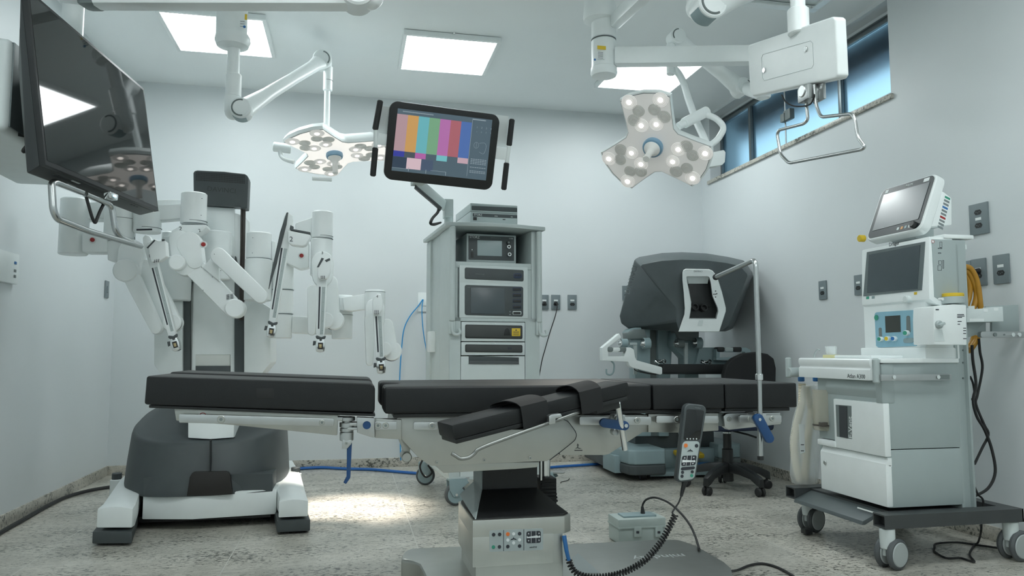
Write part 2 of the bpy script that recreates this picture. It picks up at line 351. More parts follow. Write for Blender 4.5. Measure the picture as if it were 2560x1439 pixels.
plate(atX(2506, 672, XR), R_, 'grey wall outlet on right wall, farthest right and empty', size=(.088, .135), group='grey outlets on the right wall')
plate(at(1059, 755, yb), B, 'white network wall plate left of the cart with blue cables plugged in', m=WHITE, size=(.09, .15), kind='blank', name='network_plate', cat='wall plate')
plate(atX(265, 723, XL), L_, 'narrow grey switch plate on the left wall near the corner', kind='blank', name='switch_plate', cat='wall switch')
p = atX(2, 665, XL); t = thing('wall_controller', 'white wall control unit at the left edge of the left wall', 'wall control', p)
build('housing', MB().box(p+V((.012, 0, 0)), (.024, .30, .155), .008), WHITE, t)
for dz, m in ((.028, BLUE), (-.012, MGREY), (-.04, MGREY)): build('button', MB().box(p+V((.025, .10, dz)), (.004, .022, .014), .001), m, t)
# ================================================================ operating table
YT = 2.35
tb = thing('operating_table', 'long black padded operating table on a steel column in the foreground', 'operating table', (.55, 2.62, 0))
def bolt(px, py, rpx, Y, parent, m=SST):
    p = at(px, py, Y); r = rpx*mpp(px, py, Y)
    b = MB(); b.cyl(p, p+V((0, -.004, 0)), r, n=20, bev=.001); o = build('bolt', b, m, parent)
    b = MB(); b.cyl(p+V((0, -.0041, 0)), p+V((0, -.0046, 0)), r*.45, n=6); build('hex_socket', b, MGREY, o); return o
# base plate and outrigger foot
zb = .12
outl = [(1300, 1372), (1425, 1358), (1660, 1346), (1700, 1348), (1740, 1362), (1810, 1402), (1828, 1418), (1834, 1440), (1830, 1520), (1750, 1600), (1180, 1640), (1170, 1480)]
b = MB(); b.prism([fl(x, y, zb) for x, y in outl], (0, 0, -zb+.012), .01); base = build('base_plate', b, SST, tb)
text('mindray', .046, fl(1648, 1391, zb)+V((0, 0, .0007)), (-1, .0, 0), (0, -1, 0), PRINTW, base)
b = MB(); b.prism([fl(x, y, zb+.0005) for x, y in ((1431, 1393), (1445, 1382), (1500, 1432), (1440, 1432))], (0, 0, .0006)); build('warning_sticker', b, LGREY, base)
b = MB(); zl = .15
b.prism([fl(x, y, zl) for x, y in ((1003, 1396), (1004, 1386), (1012, 1376), (1027, 1369), (1165, 1363), (1190, 1363), (1230, 1500), (1110, 1520), (1075, 1470), (1058, 1428), (1048, 1409), (1030, 1401))], (0, 0, -zl+.012), .012, 3); build('base_foot', b, SST, tb)
# column: steel housing with chamfered top, control panel, black sloping cover, neck
xa, xb, y0, y1 = .384, .712, 2.40, 2.72
zc = at(1188, 1300, y0).z
b = MB(); ch = .028
b.prism([(xa, y0, zc), (xb-ch, y0, zc), (xb, y0+ch, zc), (xb, y1, zc), (xa, y1, zc)], (0, 0, -.055), .004)
b.prism([(xa, y0, zc-.05), (.648, y0, zc-.05), (.648, y0+.02, zc-.05), (.648, y1, zc-.05), (xa, y1, zc-.05)], (0, 0, -.095), .004)
b.bb((xa+.012, y0+.012, .11), (xb-.03, y1, zc-.05), .004); col = build('column_housing', b, SSTV, tb)
b = MB(); xn0, xn1, yn, zn = at(1202, 1200, 2.62).x, at(1343, 1200, 2.62).x, 2.62, at(1270, 1215, 2.62).z
zt_ = at(1270, 1166, 2.62).z
b.prism([(xa+.004, y0+.014, zc), (xb-ch, y0+.014, zc), (xb-.006, y0+ch+.01, zc), (xb-.006, yn+.06, zc), (xa+.004, yn+.06, zc)], (0, 0, .004))
b.loft([[(xa+.006, y0+.016, zc+.002), (xb-ch, y0+.016, zc+.002), (xb-.008, y0+ch, zc+.002), (xb-.008, yn+.08, zc+.002), (xa+.006, yn+.08, zc+.002)], [(xn0, yn-.02, zn-.008), (xn1-.03, yn-.02, zn-.008), (xn1, yn-.012, zn-.008), (xn1, yn+.08, zn-.008), (xn0, yn+.08, zn-.008)]])
build('sloping_cover', b, mat('black_cover', (.010, .011, .012), .5, var=.05), tb)
b = MB(); b.bb((xn0, yn, zn-.03), (xn1, yn+.16, zt_+.03)); b.cyl(((xn0+xn1)/2+.01, yn, at(1275, 1181, yn).z), ((xn0+xn1)/2+.01, yn-.003, at(1275, 1181, yn).z), .005, n=14); build('neck_plate', b, BLACK, tb)
b = MB(); b.prism([at(1203, 1172, yn-.005), at(1184, 1176, yn+.05), at(1184, 1202, yn+.05), at(1148, 1236, 2.70), at(1187, 1298, y0+.004), at(1202, 1222, yn-.02)], (.006, .004, 0), .002); build('side_shield', b, LGREY, tb)
b = MB(); pz = at(1362, 1192, 2.72).z; b.cyl((at(1362, 1170, 2.72).x, 2.72, pz), (at(1362, 1170, 2.72).x, 2.72, pz+.09), .020, n=24); b.cyl((at(1352, 1170, 2.66).x, 2.66, pz), (at(1352, 1170, 2.66).x, 2.66, pz+.09), .006, n=12); build('piston', b, CHROME, tb)
b = MB(); px_ = at(1362, 1200, 2.72).x
for k in range(7): b.box((px_, 2.72, pz-.012*k-.004), (.05+.003*k, .11, .008), .002)
b.bb((px_-.03, 2.67, pz-.088), (px_+.03, 2.77, pz+.002)); build('bellows', b, RUBBER, tb)
# control panel with its printed keys
def key(parent, px, py, r, Y, m, name='button'):
    p = at(px, py, Y); b = MB(); b.cyl(p, p+V((0, -.0012, 0)), r*mpp(px, py, Y), n=18); return build(name, b, m, parent)
yp = y0-.0012
b = MB(); sk = lambda x, y: (x, y-(x-1223)*.038)
b.prism([at(*sk(x, y), y0) for x, y in rrect(1223.6, 1325, 1357.6, 1378.5, 4)], (0, -.0012, 0)); cp = build('control_panel', b, LGREY, tb, 'grey keypad panel on the column front')
b = MB()
for x in (1259, 1309.5): b.prism([at(*sk(x+dx, y), yp) for dx, y in ((-.7, 1325.5), (.7, 1325.5), (.7, 1378), (-.7, 1378))], (0, -.0004, 0))
build('divider', b, PRINT, cp)
for x, y, r, m in ((1234, 1336, 4.4, PRINT), (1249, 1336, 4.4, PRINT), (1233.5, 1367, 4.4, GREEN), (1248.5, 1367, 4.4, PRINT), (1269.5, 1336, 4.8, ORANGE), (1284, 1336, 4, PRINTW), (1299, 1336, 4.4, PRINT), (1269.5, 1351, 4, PRINTW), (1299, 1351.5, 4, PRINTW), (1284, 1358.5, 4, PRINTW), (1269.5, 1367, 4.4, PRINT), (1299, 1367, 4.4, PRINT)):
    key(cp, *sk(x, y), r, yp, m)
b = MB(); b.slab([sk(x, y) for x, y in rrect(1316, 1331, 1352, 1361, 5)], yp, -.0004); kb = build('tilt_keypad', b, PRINT, cp)
b = MB(); b.slab([sk(x, y) for x, y in ((1317, 1343), (1319, 1343), (1319, 1345), (1343, 1342), (1346, 1345), (1346, 1348), (1317, 1348))], yp-.0005, -.0004)
p = at(*sk(1348.5, 1345.5), yp-.0005); b.cyl(p, p+V((0, -.0005, 0)), 2.6*mpp(1348, 1345, yp), n=14)
for dx in (1328, 1340): b.slab([sk(dx+e, y) for e, y in ((-.4, 1331.5), (.4, 1331.5), (.4, 1360), (-.4, 1360))], yp-.0005, -.0004)
for dx, dy, s in ((1321.5, 1336.5, 1), (1347.5, 1336.5, 1), (1321.5, 1355, -1), (1347.5, 1355, -1)): b.slab([sk(dx-1.6, dy+2*s), sk(dx, dy-2.2*s), sk(dx+1.6, dy+2*s)], yp-.0005, -.0004)
build('key_symbols', b, PRINTW, kb)
b = MB(); b.slab([sk(x, y) for x, y in ((1275.5, 1352), (1279, 1348), (1282, 1347.5), (1284, 1344), (1286, 1347.5), (1289, 1348), (1292.5, 1352), (1284, 1350))], yp, -.0004); build('table_symbol', b, PRINT, cp)
ptext('mindray', 4.3, 1333, 1366.5, yp-.0004, PRINT, cp, 3)
# under-carriage box and big side plate
b = MB(); YP = 2.40
b.prism([at(x, y, YP+.02) for x, y in ((1082, 1158), (1350, 1154), (1343, 1168), (1290, 1172), (1110, 1182))], (0, .42, 0), .004); build('carriage_housing', b, SST, tb)
b = MB(); b.slab([(1431, 1036), (1619, 1036), (1619, 1080), (1607, 1080), (1524, 1134), (1512, 1137), (1400, 1137), (1380, 1060)], YP+.008, .40, .003); main = build('back_frame', b, SST, tb)
b = MB(); b.slab([(988, 1055), (992, 1045), (1000, 1039), (1413, 1041), (1420, 1050), (1440, 1078), (1442, 1086), (1439, 1098), (1432, 1106), (1378, 1147), (1366, 1152), (1092, 1164), (1080, 1164), (1070, 1160), (1045, 1142), (985, 1077)], YP-.004, .43, .003); side = build('side_frame', b, SST, tb)
b = MB(); b.tube([at(x, y, YP-.0042) for x, y in ((1404, 1047), (1418, 1052), (1430, 1066), (1440, 1082), (1439, 1096), (1430, 1106), (1400, 1130), (1374, 1150))], .0011, n=5, smooth=4); build('seam', b, PRINT, side)
for x, y, r in ((1092, 1155, 4), (1210, 1149, 4.5), (1325, 1144, 4.5), (1316, 1057, 8)): bolt(x, y, r, YP-.004, side)
s_ = at(1443, 1119, YP+.008)
b = MB(); b.slab([(1436, 1124), (1456, 1124), (1456, 1126), (1436, 1126)], YP+.008, -.0005); b.slab([(1437, 1121), (1444, 1117), (1448, 1119), (1455, 1121), (1448, 1121), (1444, 1119.5)], YP+.008, -.0005)
b.slab([(1444.5, 1108), (1447, 1112), (1442, 1112)], YP+.008, -.0005); b.slab([(1442, 1113), (1447, 1113), (1444.5, 1117)], YP+.008, -.0005)
build('position_symbol', b, PRINT, main)
b = MB(); b.slab([(990, 1080), (1003, 1088), (1026, 1120), (1024, 1136), (1010, 1132)], 2.46, .05, .003); lk_ = build('link_arm', b, SST, tb); p = at(1017, 1143, 2.44)
b = MB(); b.cyl(p, p+V((0, .08, 0)), 13*mpp(1017, 1143, 2.44), n=26, bev=.003); build('pivot', b, SST, tb)
# leg section
for Y0, tagf in ((YT, 0), (YT+.288, 1)):
    b = MB(); b.slab([(366, 940.5), (374, 939), (926, 958.5), (935, 962), (938, 972), (937, 1028), (931, 1031), (366, 1011), (360, 1009), (361, 1000)], YT, .262, .009, 3)
    if tagf: bmesh.ops.translate(b.bm, verts=b.bm.verts, vec=(.0, .288, .004))
    leg = build('leg_cushion', b, VINYL, tb)
    b = MB(); b.slab([(372, 1012), (938, 1033.5), (938, 1040.5), (372, 1019)], YT+.01, .245, .002)
    if tagf: bmesh.ops.translate(b.bm, verts=b.bm.verts, vec=(0, .288, .004))
    build('cushion_board', b, BLACK, tb)
    b = MB(); b.slab([(435, 1020), (845, 1036), (843, 1088), (583, 1062), (440, 1051)], YT+.03, .04, .003)
    if tagf: bmesh.ops.translate(b.bm, verts=b.bm.verts, vec=(0, .45, .004))
    lf = build('leg_frame', b, SST, tb)
    if not tagf:
        b = MB(); b.slab(rrect(640, 970, 684, 996, 4), YT-.0005, .004, .001); build('velcro_patch', b, mat('black_patch', (.012, .013, .0135), .75), leg)
        b = MB(); b.slab([(447, 1037), (450, 1034.5), (832, 1045.5), (835, 1048), (834, 1063), (831, 1065.5), (449, 1056), (447, 1053)], YT+.006, .009, .0015); rl = build('side_rail', b, ALU, tb)
        bolt(553, 1047.5, 9.5, YT+.006, rl); bolt(805, 1055.5, 7, YT+.006, rl)
        b = MB(); b.slab([(497, 1031), (517, 1031.6), (517, 1036), (497, 1035.6)], YT+.0295, -.0005); st = build('red_sign_sticker', b, PRINTW, lf)
        p = at(507, 1036.5, YT+.029); b = MB(); b.tube([p+V((.008*math.cos(a), 0, .0055*math.sin(a))) for a in [math.pi*i/10 for i in range(11)]], .0012, n=6); build('red_ring', b, RED, st)
        # hinge with its blue release lever
        b = MB(); hp = at(867, 1070, YT+.05)
        for ya, yb_, rpx in ((1041, 1051, 20), (1055, 1067, 18), (1069, 1078, 17), (1079, 1100, 17)):
            za, zb_ = at(867, ya, YT+.05).z, at(867, yb_, YT+.05).z; b.cyl((hp.x, hp.y, zb_), (hp.x, hp.y, za), rpx*mpp(867, 1070, YT+.05), n=28, bev=.0015)
        b.cyl((hp.x, hp.y, at(867, 1102, YT+.05).z), (hp.x, hp.y, at(867, 1040, YT+.05).z), .014, n=20)
        b.slab([(840, 1042), (868, 1042), (868, 1052), (840, 1051)], YT+.03, .05, .002); b.slab([(868, 1056), (897, 1056), (897, 1064), (868, 1064)], YT+.03, .05, .002); b.slab([(868, 1068), (897, 1068), (897, 1074), (868, 1076)], YT+.03, .05, .002)
        hg = build('leg_hinge', b, ALU, tb)
        b = MB(); b.slab([(856, 1099), (880, 1099), (878, 1110), (868, 1121), (855, 1121)], YT+.03, .025, .002); build('lever_block', b, ALU, hg); bolt(866, 1107, 4, YT+.03, hg)
        b = MB(); b.slab([(867, 1119), (880, 1106), (878, 1150), (876, 1194), (865, 1210), (858, 1206), (866, 1191), (867, 1150)], YT+.035, .014, .003); build('release_lever', b, LEVER, hg, 'blue lever')
        b = MB(); b.slab([(892, 1042), (936, 1044), (937, 1094), (930, 1093), (893, 1081)], YT+.02, .03, .003); kp = build('hinge_plate', b, ALU, tb)
        p = at(917, 1062, YT+.02); b = MB(); b.cyl(p, p+V((0, -.005, 0)), 10*mpp(917, 1062, YT), n=24, bev=.001); build('release_button', b, LEVER, kp, 'round blue button')
        b = MB(); b.slab([(937, 1046), (1004, 1048), (1004, 1098), (937, 1094)], YT+.035, .03, .003); build('hip_bracket', b, SST, tb)
        b = MB(); b.slab(rrect(937, 1053, 993, 1074, 4), YT+.02, .012, .0015); k2 = build('side_rail', b, ALU, tb); bolt(945, 1063, 8, YT+.02, k2); bolt(964, 1063, 8, YT+.02, k2)
# body cushions
b = MB()
xl0, xr0 = at(960, 1000, YT).x, at(1631, 1000, YT).x
zt0, zb0 = at(960, 966, YT).z, at(960, 1035, YT).z
b.prism([(xl0, YT, zt0), (xr0, YT, zt0), (xr0, YT+.55, zt0), (xl0, YT+.55, zt0), (xl0, YT+.37, zt0), (xl0+.06, YT+.33, zt0), (xl0+.06, YT+.22, zt0), (xl0, YT+.18, zt0)], (0, 0, zb0-zt0), .014, 3)
build('seat_cushion', b, VINYL, tb)
x1_, x2_ = at(1812, 1000, YT).x, at(1993, 1000, YT).x
b = MB(); b.bb((xr0+.003, YT, zb0), (x1_, YT+.55, zt0), .008, 3); build('back_cushion', b, VINYL, tb)
b = MB(); b.bb((x1_+.003, YT, zb0), (x2_, YT+.55, zt0), .007, 3); build('head_cushion', b, VINYL, tb)
b = MB(); b.bb((xl0+.03, YT+.015, zb0-.012), (x1_-.005, YT+.53, zb0-.001), .002); build('cushion_board', b, BLACK, tb)
b = MB(); b.bb((x1_+.008, YT+.015, zb0-.012), (x2_-.02, YT+.53, zb0-.001), .002); build('cushion_board', b, BLACK, tb)
# back and head frames with rails
b = MB(); b.slab([(1621, 1034), (1796, 1031), (1797, 1076), (1706, 1081), (1621, 1080)], YP+.0, .03, .003); bf = build('back_frame', b, SST, tb)
b = MB(); b.slab([(1809, 1040), (1815, 1034), (1824, 1032), (1951, 1030), (1953, 1060), (1822, 1074), (1812, 1066)], YP-.006, .03, .003); hf = build('head_frame', b, ALU, tb); bolt(1822, 1047, 6, YP-.006, hf)
p = at(1803, 1048, YP+.01); b = MB(); b.cyl(p, p+V((0, .05, 0)), 17*mpp(1803, 1048, YP), n=26); b.slab([(1790, 1040), (1815, 1036), (1815, 1058), (1790, 1060)], YP+.012, .02, .002); build('hinge_pin', b, MGREY, tb)
for x0, x1, y0_, y1_, bl in ((1034, 1094, 1054.5, 1074, ((1080, 1064, 8),)), (1449, 1628, 1041, 1062, ((1593, 1050, 8),)), (1641, 1797, 1039, 1057.5, ((1692, 1048, 8),)), (1849, 1954, 1037, 1057, ((1875.5, 1046, 7), (1930, 1045.5, 7)))):
    b = MB(); b.rr(x0, y0_, x1, y1_, 4, YT+.008, .010, .0015); r = build('side_rail', b, ALU, tb)
    for q in bl: bolt(*q, YT+.008, r)
    b = MB(); b.bb(at(x0+14, y0_+4, YT+.02), at(x0+34, y1_-4, YT+.02)+V((0, .03, 0))); build('spacer', b, ALU, r)
# ================================================================ arm board clamped to the rail
ab = thing('arm_board', 'narrow black padded arm board with two straps, clamped to the near table rail', 'arm board', at(1560, 1100, 2.29))
A, Bp = at(1129, 1062, 2.06), at(1483, 975, 2.16)
ax = (Bp-A).normalized(); Lb = (at(1572, 953.5, 2.185)-A).length
wx = V((-.245*1.0, 1, 0)); wx = (wx-ax*wx.dot(ax)).normalized(); up = ax.cross(wx); up = up if up.z > 0 else -up
def abp(l, w, h): return A+ax*l+wx*w+up*h
WB, TBk = .125, .042
def armring(l, gw=0, h0=0, h1=-TBk): return [abp(l, -gw, h0), abp(l, WB+gw, h0), abp(l, WB+gw, h1), abp(l, -gw, h1)]
b = MB(); b.loft([armring(0), armring(Lb)], bev=.008); build('pad', b, VINYL, ab)
b = MB(); b.loft([[abp(l, .004, -TBk), abp(l, WB-.004, -TBk), abp(l, WB-.004, -TBk-.012), abp(l, .004, -TBk-.012)] for l in (.006, Lb-.01)], bev=.002); build('board', b, BLACK, ab)
def strap(l, wl, skew, hump):
    prof = []
    for k in range(13): t = k/12; prof.append((WB*(t*1.12-.06), .005+hump*math.sin(math.pi*t)**.7*(1-.35*t)))
    prof += [(WB+.006, -.01), (WB+.005, -TBk-.016), (WB*.6, -TBk-.018), (-.006, -TBk-.016), (-.008, -.02)]
    rings = []
    for i, (w, h) in enumerate(prof):
        n = V((prof[(i+1) % len(prof)][0]-prof[i-1][0], prof[(i+1) % len(prof)][1]-prof[i-1][1])).normalized(); nx, nh = -n.y*.003, n.x*.003
        s = skew*w/WB
        rings.append([abp(l+s, w, h), abp(l+s+wl, w, h), abp(l+s+wl, w+nx, h+nh), abp(l+s, w+nx, h+nh)])
    b = MB(); b.loft(rings, cyc=True); return build('strap', b, STRAP, ab)
strap(.205, .085, -.03, .017); strap(.40, .075, .0, .019)
yr = 2.055
b = MB(); rp = [at(1129, 1133, yr), at(1141, 1140, yr), at(1152, 1146, yr), at(1172, 1143, yr), at(1186, 1133, yr), at(1203, 1119, yr), at(1290, 1086, yr+.02), at(1372, 1057, yr+.05), at(1484, 1016, yr+.13)]
b.tube(rp, .0052, n=12, smooth=5); build('release_rod', b, steel('worn_steel', (.30, .31, .30), .36, 0), ab)
b = MB(); b.prism([at(x, y, 2.09) for x, y in ((1372, 1040), (1378, 1036), (1402, 1033), (1406, 1041), (1389, 1046), (1389, 1058), (1373, 1061))], (0, .03, 0), .002); build('rod_bracket', b, ALU, ab)
b = MB(); b.cyl(at(1544, 1005, 2.26), at(1563, 1124, 2.30), .0095, n=20, bev=.002); build('post', b, CHROME, ab)
b = MB(); b.prism([abp(Lb-.115, .02, -TBk-.012), abp(Lb-.03, .02, -TBk-.012), abp(Lb-.03, .10, -TBk-.012), abp(Lb-.115, .10, -TBk-.012)], up*-.022, .004); build('pivot_housing', b, BLACK, ab)
p = at(1551, 1049, 2.30); b = MB(); b.cyl(p, p+V((0, .05, 0)), 13*mpp(1551, 1049, 2.3), n=26, bev=.002); p2 = at(1540, 1080, 2.31); b.cyl(p2, p2+V((0, .03, 0)), .011, n=16, bev=.002); b.bb(at(1536, 1036, 2.31), at(1564, 1072, 2.31)+V((0, .045, 0)), .004); build('clamp', b, ALU, ab)
b = MB(); b.link(1512, 1057, 11.5, 1562, 1064, 12, 2.272, .016, .004); lv = build('clamp_lever', b, LEVER, ab, 'blue lever')
p = at(1565, 1063.5, 2.272); b = MB(); b.cyl(p, p+V((0, -.003, 0)), .006, n=14); build('pivot_screw', b, CHROME, lv)
# ================================================================ drape frame: bent steel bar on a rail clamp
df = thing('drape_frame', 'tall bent steel drape bar clamped to the head end of the table', 'drape frame', at(1900, 1148, 2.31))
yd_ = 2.305
b = MB(); b.tube([at(1901, 1140, yd_), at(1898, 942, yd_), at(1889, 648, yd_), at(1790, 692, yd_+.36)], .0085, n=16, fillet=.03); build('bar', b, SATIN, df)
b = MB(); p = at(1901, 1139, yd_); b.cyl(p, p-V((0, 0, .013)), .0105, n=18, bev=.001); q = at(1790, 692, yd_+.36); d = (q-at(1889, 648, yd_)).normalized(); b.cyl(q-d*.003, q+d*.006, .012, n=18, bev=.001); build('end_cap', b, BLACK, df)
b = MB(); p = at(1898, 942, yd_); b.cyl(p+V((0, 0, -.011)), p+V((0, 0, .011)), .0125, n=20, bev=.002); build('collar', b, CHROME, df)
b = MB(); b.bb(at(1887, 1032, yd_+.012), at(1917, 1058, yd_+.012)+V((0, .045, 0)), .004); p = at(1900, 1050, yd_-.012); b.cyl(p, p+V((0, .03, 0)), .016, n=24, bev=.002); build('clamp', b, ALU, df)
b = MB(); b.link(1898, 1046, 12, 1925, 1096, 11.5, yd_-.034, .016, .004); lv = build('clamp_lever', b, LEVER, df, 'blue lever')
p = at(1899, 1048, yd_-.034); b = MB(); b.cyl(p, p+V((0, -.003, 0)), .005, n=14); build('pivot_screw', b, CHROME, lv)
# ================================================================ hand control hooked on the rail, with its coiled cord
hc = thing('hand_control', 'black handheld table remote with screen hanging on the table rail, coiled cord below', 'remote control', at(1705, 1205, 2.30))
yh = 2.295
def hx(u, v):                                             # u -1..1 across, v 0..1 down the handset
    cx = 1741-26*v; hw = 27.5-5.5*v; y = 1010+194*v
    return cx+u*hw+2*u*v, y+u*3*(1-2*v)
def hout(s, v0, v1, r=.16, n=5):
    o = []
    for (u, v, a0) in ((1, v0, -90), (1, v1, 0), (-1, v1, 90), (-1, v0, 180)):
        cu = u*(s-r*1.1*1.6); cv = v+(r*.25 if v == v0 else -r*.25)
        for k in range(n+1): a = math.radians(a0+90*k/n); o.append(hx(cu+r*1.1*1.6*math.cos(a), cv+r*.25*math.sin(a)))
    return o
b = MB(); b.slab(hout(1, 0, 1, .3), yh, .028, .006, 3); body = build('housing', b, CHAR, hc)
b = MB(); b.slab(hout(.80, .07, .46, .1), yh-.0005, .003, .0005); build('screen', b, SCREEN, body)
b = MB(); b.slab(hout(.84, .475, .975, .2), yh-.0008, .003, .0005); kp = build('key_plate', b, LGREY, hc)
yk = yh-.0012
for u, v, r, m in ((-.5, .53, 5, ORANGE), (.55, .535, 4.6, PRINT), (-.5, .92, 4, PRINT), (.5, .925, 4, GREEN), (-.5, .87, 4, PRINT), (.5, .875, 4, PRINT)): key(kp, *hx(u, v), r, yk, m)
for v0, v1 in ((.66, .79), (.805, .845)):
    b = MB(); b.slab(hout(.72, v0, v1, .1), yk, -.0006); kk = build('keypad', b, PRINT, kp)
    if v0 < .7:
        b = MB(); b.slab([hx(-.66, .71), hx(.5, .728), hx(.5, .745), hx(-.66, .745)], yk-.0007, -.0004); pq = at(*hx(.56, .737), yk-.0007); b.cyl(pq, pq+V((0, -.0005, 0)), .0035, n=12)
        for u in (-.22, .22): b.slab([hx(u-.02, .662), hx(u+.02, .662), hx(u+.02, .788), hx(u-.02, .788)], yk-.0007, -.0004)
        for u, v, s in ((-.45, .685, 1), (.45, .685, 1), (-.45, .768, -1), (.45, .768, -1)): b.slab([hx(u-.08, v+.01*s), hx(u, v-.011*s), hx(u+.08, v+.01*s)], yk-.0007, -.0004)
        build('key_symbols', b, PRINTW, kk)
b = MB(); b.slab([hx(u, v) for u, v in ((-.32, .61), (-.16, .592), (-.06, .59), (0, .572), (.06, .59), (.16, .592), (.32, .61), (0, .603))], yk, -.0005); build('table_symbol', b, PRINT, kp)
for u in (-.45, -.15, .15, .45):
    pq = at(*hx(u, .445), yh-.0006); b = MB(); b.cyl(pq, pq+V((0, -.001, 0)), .0022, n=10); build('button', b, PRINTW, body)
ptext('mindray', 3.6, *hx(.15, .045), yh-.0003, PRINTG, body, -8)
b = MB(); b.tube([at(1713, 1202, yh+.012), at(1707, 1222, yh+.012), at(1703, 1240, yh+.012)], [.0085, .0045], n=12); build('strain_relief', b, RUBBER, hc)
b = MB(); b.tube([at(1704, 1236, yh+.012), at(1697, 1255, yh+.012), at(1687, 1270, yh+.01), at(1681, 1281, yh), at(1686, 1287, yh)], .0028, n=8, smooth=5)
path = catmull([at(x, y, Y) for x, y, Y in ((1688, 1286, 2.295), (1683, 1298, 2.295), (1674, 1315, 2.295), (1655, 1350, 2.30), (1630, 1382, 2.31), (1604, 1406, 2.32), (1566, 1427, 2.33), (1528, 1438, 2.34), (1480, 1442, 2.36), (1443, 1433, 2.375), (1427, 1414, 2.385), (1422, 1397, 2.39))], 60)
cum = [0]
for i in range(1, len(path)): cum.append(cum[-1]+(path[i]-path[i-1]).length)
turns, N = 48, 48*12; cp_ = []; j = 0
for i in range(N+1):
    s = cum[-1]*i/N
    while j < len(cum)-2 and cum[j+1] < s: j += 1
    t = (s-cum[j])/max(1e-9, cum[j+1]-cum[j]); p = path[j].lerp(path[j+1], t); d = (path[j+1]-path[j]).normalized(); e1 = d.cross(V((0, 1, 0))).normalized(); e2 = d.cross(e1); a = 2*math.pi*turns*i/N
    cp_.append(p+e1*(.0085*math.cos(a))+e2*(.0085*math.sin(a)))
b.tube(cp_, .0027, n=6); build('coiled_cord', b, RUBBER, hc)
b = MB(); b.tube([at(1422, 1400, 2.39), at(1416, 1375, 2.39), at(1410, 1338, 2.40)], [.006, .0075], n=10); build('blue_sleeve', b, BLUE, hc)
# ================================================================ surgical robot cart with four arms
RC = V((at(525, 1200, 4.5).x, 4.55, 0))
rb = thing('surgical_robot', 'white four-armed surgical robot on a wide dark grey base, behind the table at left', 'surgical robot', RC)
Xc = RC.x
# feet
for nm, outer, inner, fb in (('l', ((243, 1267, .172), (303, 1195, .182), (338, 1165, .19)), ((332, 1267, .172), (357, 1206, .180)), 1), ('r', ((771, 1247, .162), (751, 1183, .175), (731, 1150, .185)), ((697, 1250, .162), (682, 1200, .172)), -1)):
    o = [fl(*p) for p in outer]; i = [fl(*p) for p in inner]
    i.append(V((o[2].x+fb*.26, o[2].y, .185)))
    rows = list(zip(o, [i[0], i[1], i[2]])); rings = []
    def rowring(a, c, z0, arch, dz=0):
        n = 7; top = [a.lerp(c, k/(n-1)) for k in range(n)]
        for k, t in enumerate(top): t.z = a.z+dz+arch*math.sin(math.pi*k/(n-1))
        return top+[V((c.x, c.y, z0)), V((a.x, a.y, z0))]
    f0 = rowring(rows[0][0]+V((0, -.0, 0)), rows[0][1], .080, .010, -.008)
    f1 = rowring(rows[0][0]+V((fb*.01, .05, 0)), rows[0][1]+V((0, .05, 0)), .080, .014, .004)
    b = MB(); b.loft([f0, f1, rowring(*rows[1], .080, .010), rowring(*rows[2], .080, .0)], bev=.006); ft = build('foot', b, ENAMEL, rb)
    a, c = rows[0]; e = .012*fb
    pts = [V((a.x-e, a.y-.01, .012)), V((c.x+e*.4, c.y-.01, .012)), V((i[1].x, i[1].y, .012)), V((i[2].x-fb*.05, i[2].y, .012)), V((o[2].x, o[2].y, .012)), V((o[1].x-e*.6, o[1].y, .012))]
    b = MB(); b.prism(pts, (0, 0, .054), .006); build('bumper', b, MGREY if 0 else CHAR, ft, 'dark grey lower bumper')
    m_ = (a+c)/2; b = MB()
    for dx in (-.045, .045): b.cyl((m_.x+dx-.012, m_.y+.05, .028), (m_.x+dx+.012, m_.y+.05, .028), .028, n=22, bev=.003)
    b.bb((m_.x-.03, m_.y+.02, .008), (m_.x+.03, m_.y+.09, .04)); build('caster', b, BLACK, ft)
    k = fl(292, 1196, .17) if fb > 0 else fl(739, 1181, .17)
    b = MB(); b.cyl((k.x, k.y, .165), (k.x, k.y, .202), .026, n=26, bev=.003); build('foot_knob', b, CHAR, ft, 'dark round knob')
    b = MB(); b.cyl((k.x, k.y, .06), (k.x, k.y, .168), .034, n=24, bev=.004); build('knob_seat', b, ENAMEL, ft)
# cross bar between the feet
b = MB(); b.prism([(at(352, 1270, 4.06).x, 4.09, .056), (Xc, 4.035, .056), (at(690, 1260, 4.06).x, 4.08, .056), (at(690, 1260, 4.06).x, 5.05, .056), (at(352, 1270, 4.06).x, 5.05, .056)], (0, 0, .125), .006); build('cross_bar', b, ENAMEL, rb)
b = MB(); b.bb((Xc-.36, 4.14, .03), (Xc+.36, 5.0, .057)); build('under_tray', b, BLACK, rb)
# dark hood
def oval(a, yf, yb, z, slope=0, n=64, e=.70):
    o = []
    for k in range(n):
        t = 2*math.pi*k/n; cs, sn = math.cos(t), math.sin(t); yc = 4.56
        x = a*math.copysign(abs(cs)**e, cs); y = yc+math.copysign(abs(sn)**.8, sn)*((yb-yc) if sn > 0 else (yc-yf)); o.append(V((Xc+x, y, z+slope*(y-yf))))
    return o
b = MB(); b.loft([oval(.405, 4.030, 5.02, .168), oval(.412, 4.032, 5.03, .20), oval(.405, 4.06, 5.02, .31), oval(.392, 4.098, 5.0, .408, .14), oval(.386, 4.104, 4.99, .417, .18), oval(.376, 4.116, 4.98, .422, .2), oval(.30, 4.20, 4.86, .446, .24)]); hood = build('base_hood', b, CHAR, rb, 'dark grey rounded base cover', ang=50)
b = MB(); b.prism([at(358, 1194, 4.075), at(358, 1241, 4.075), at(525, 1241, 4.045), at(682, 1228, 4.075), at(682, 1184, 4.075), at(525, 1185, 4.05)], (0, .35, 0), .006); build('hood_skirt', b, CHAR, hood)
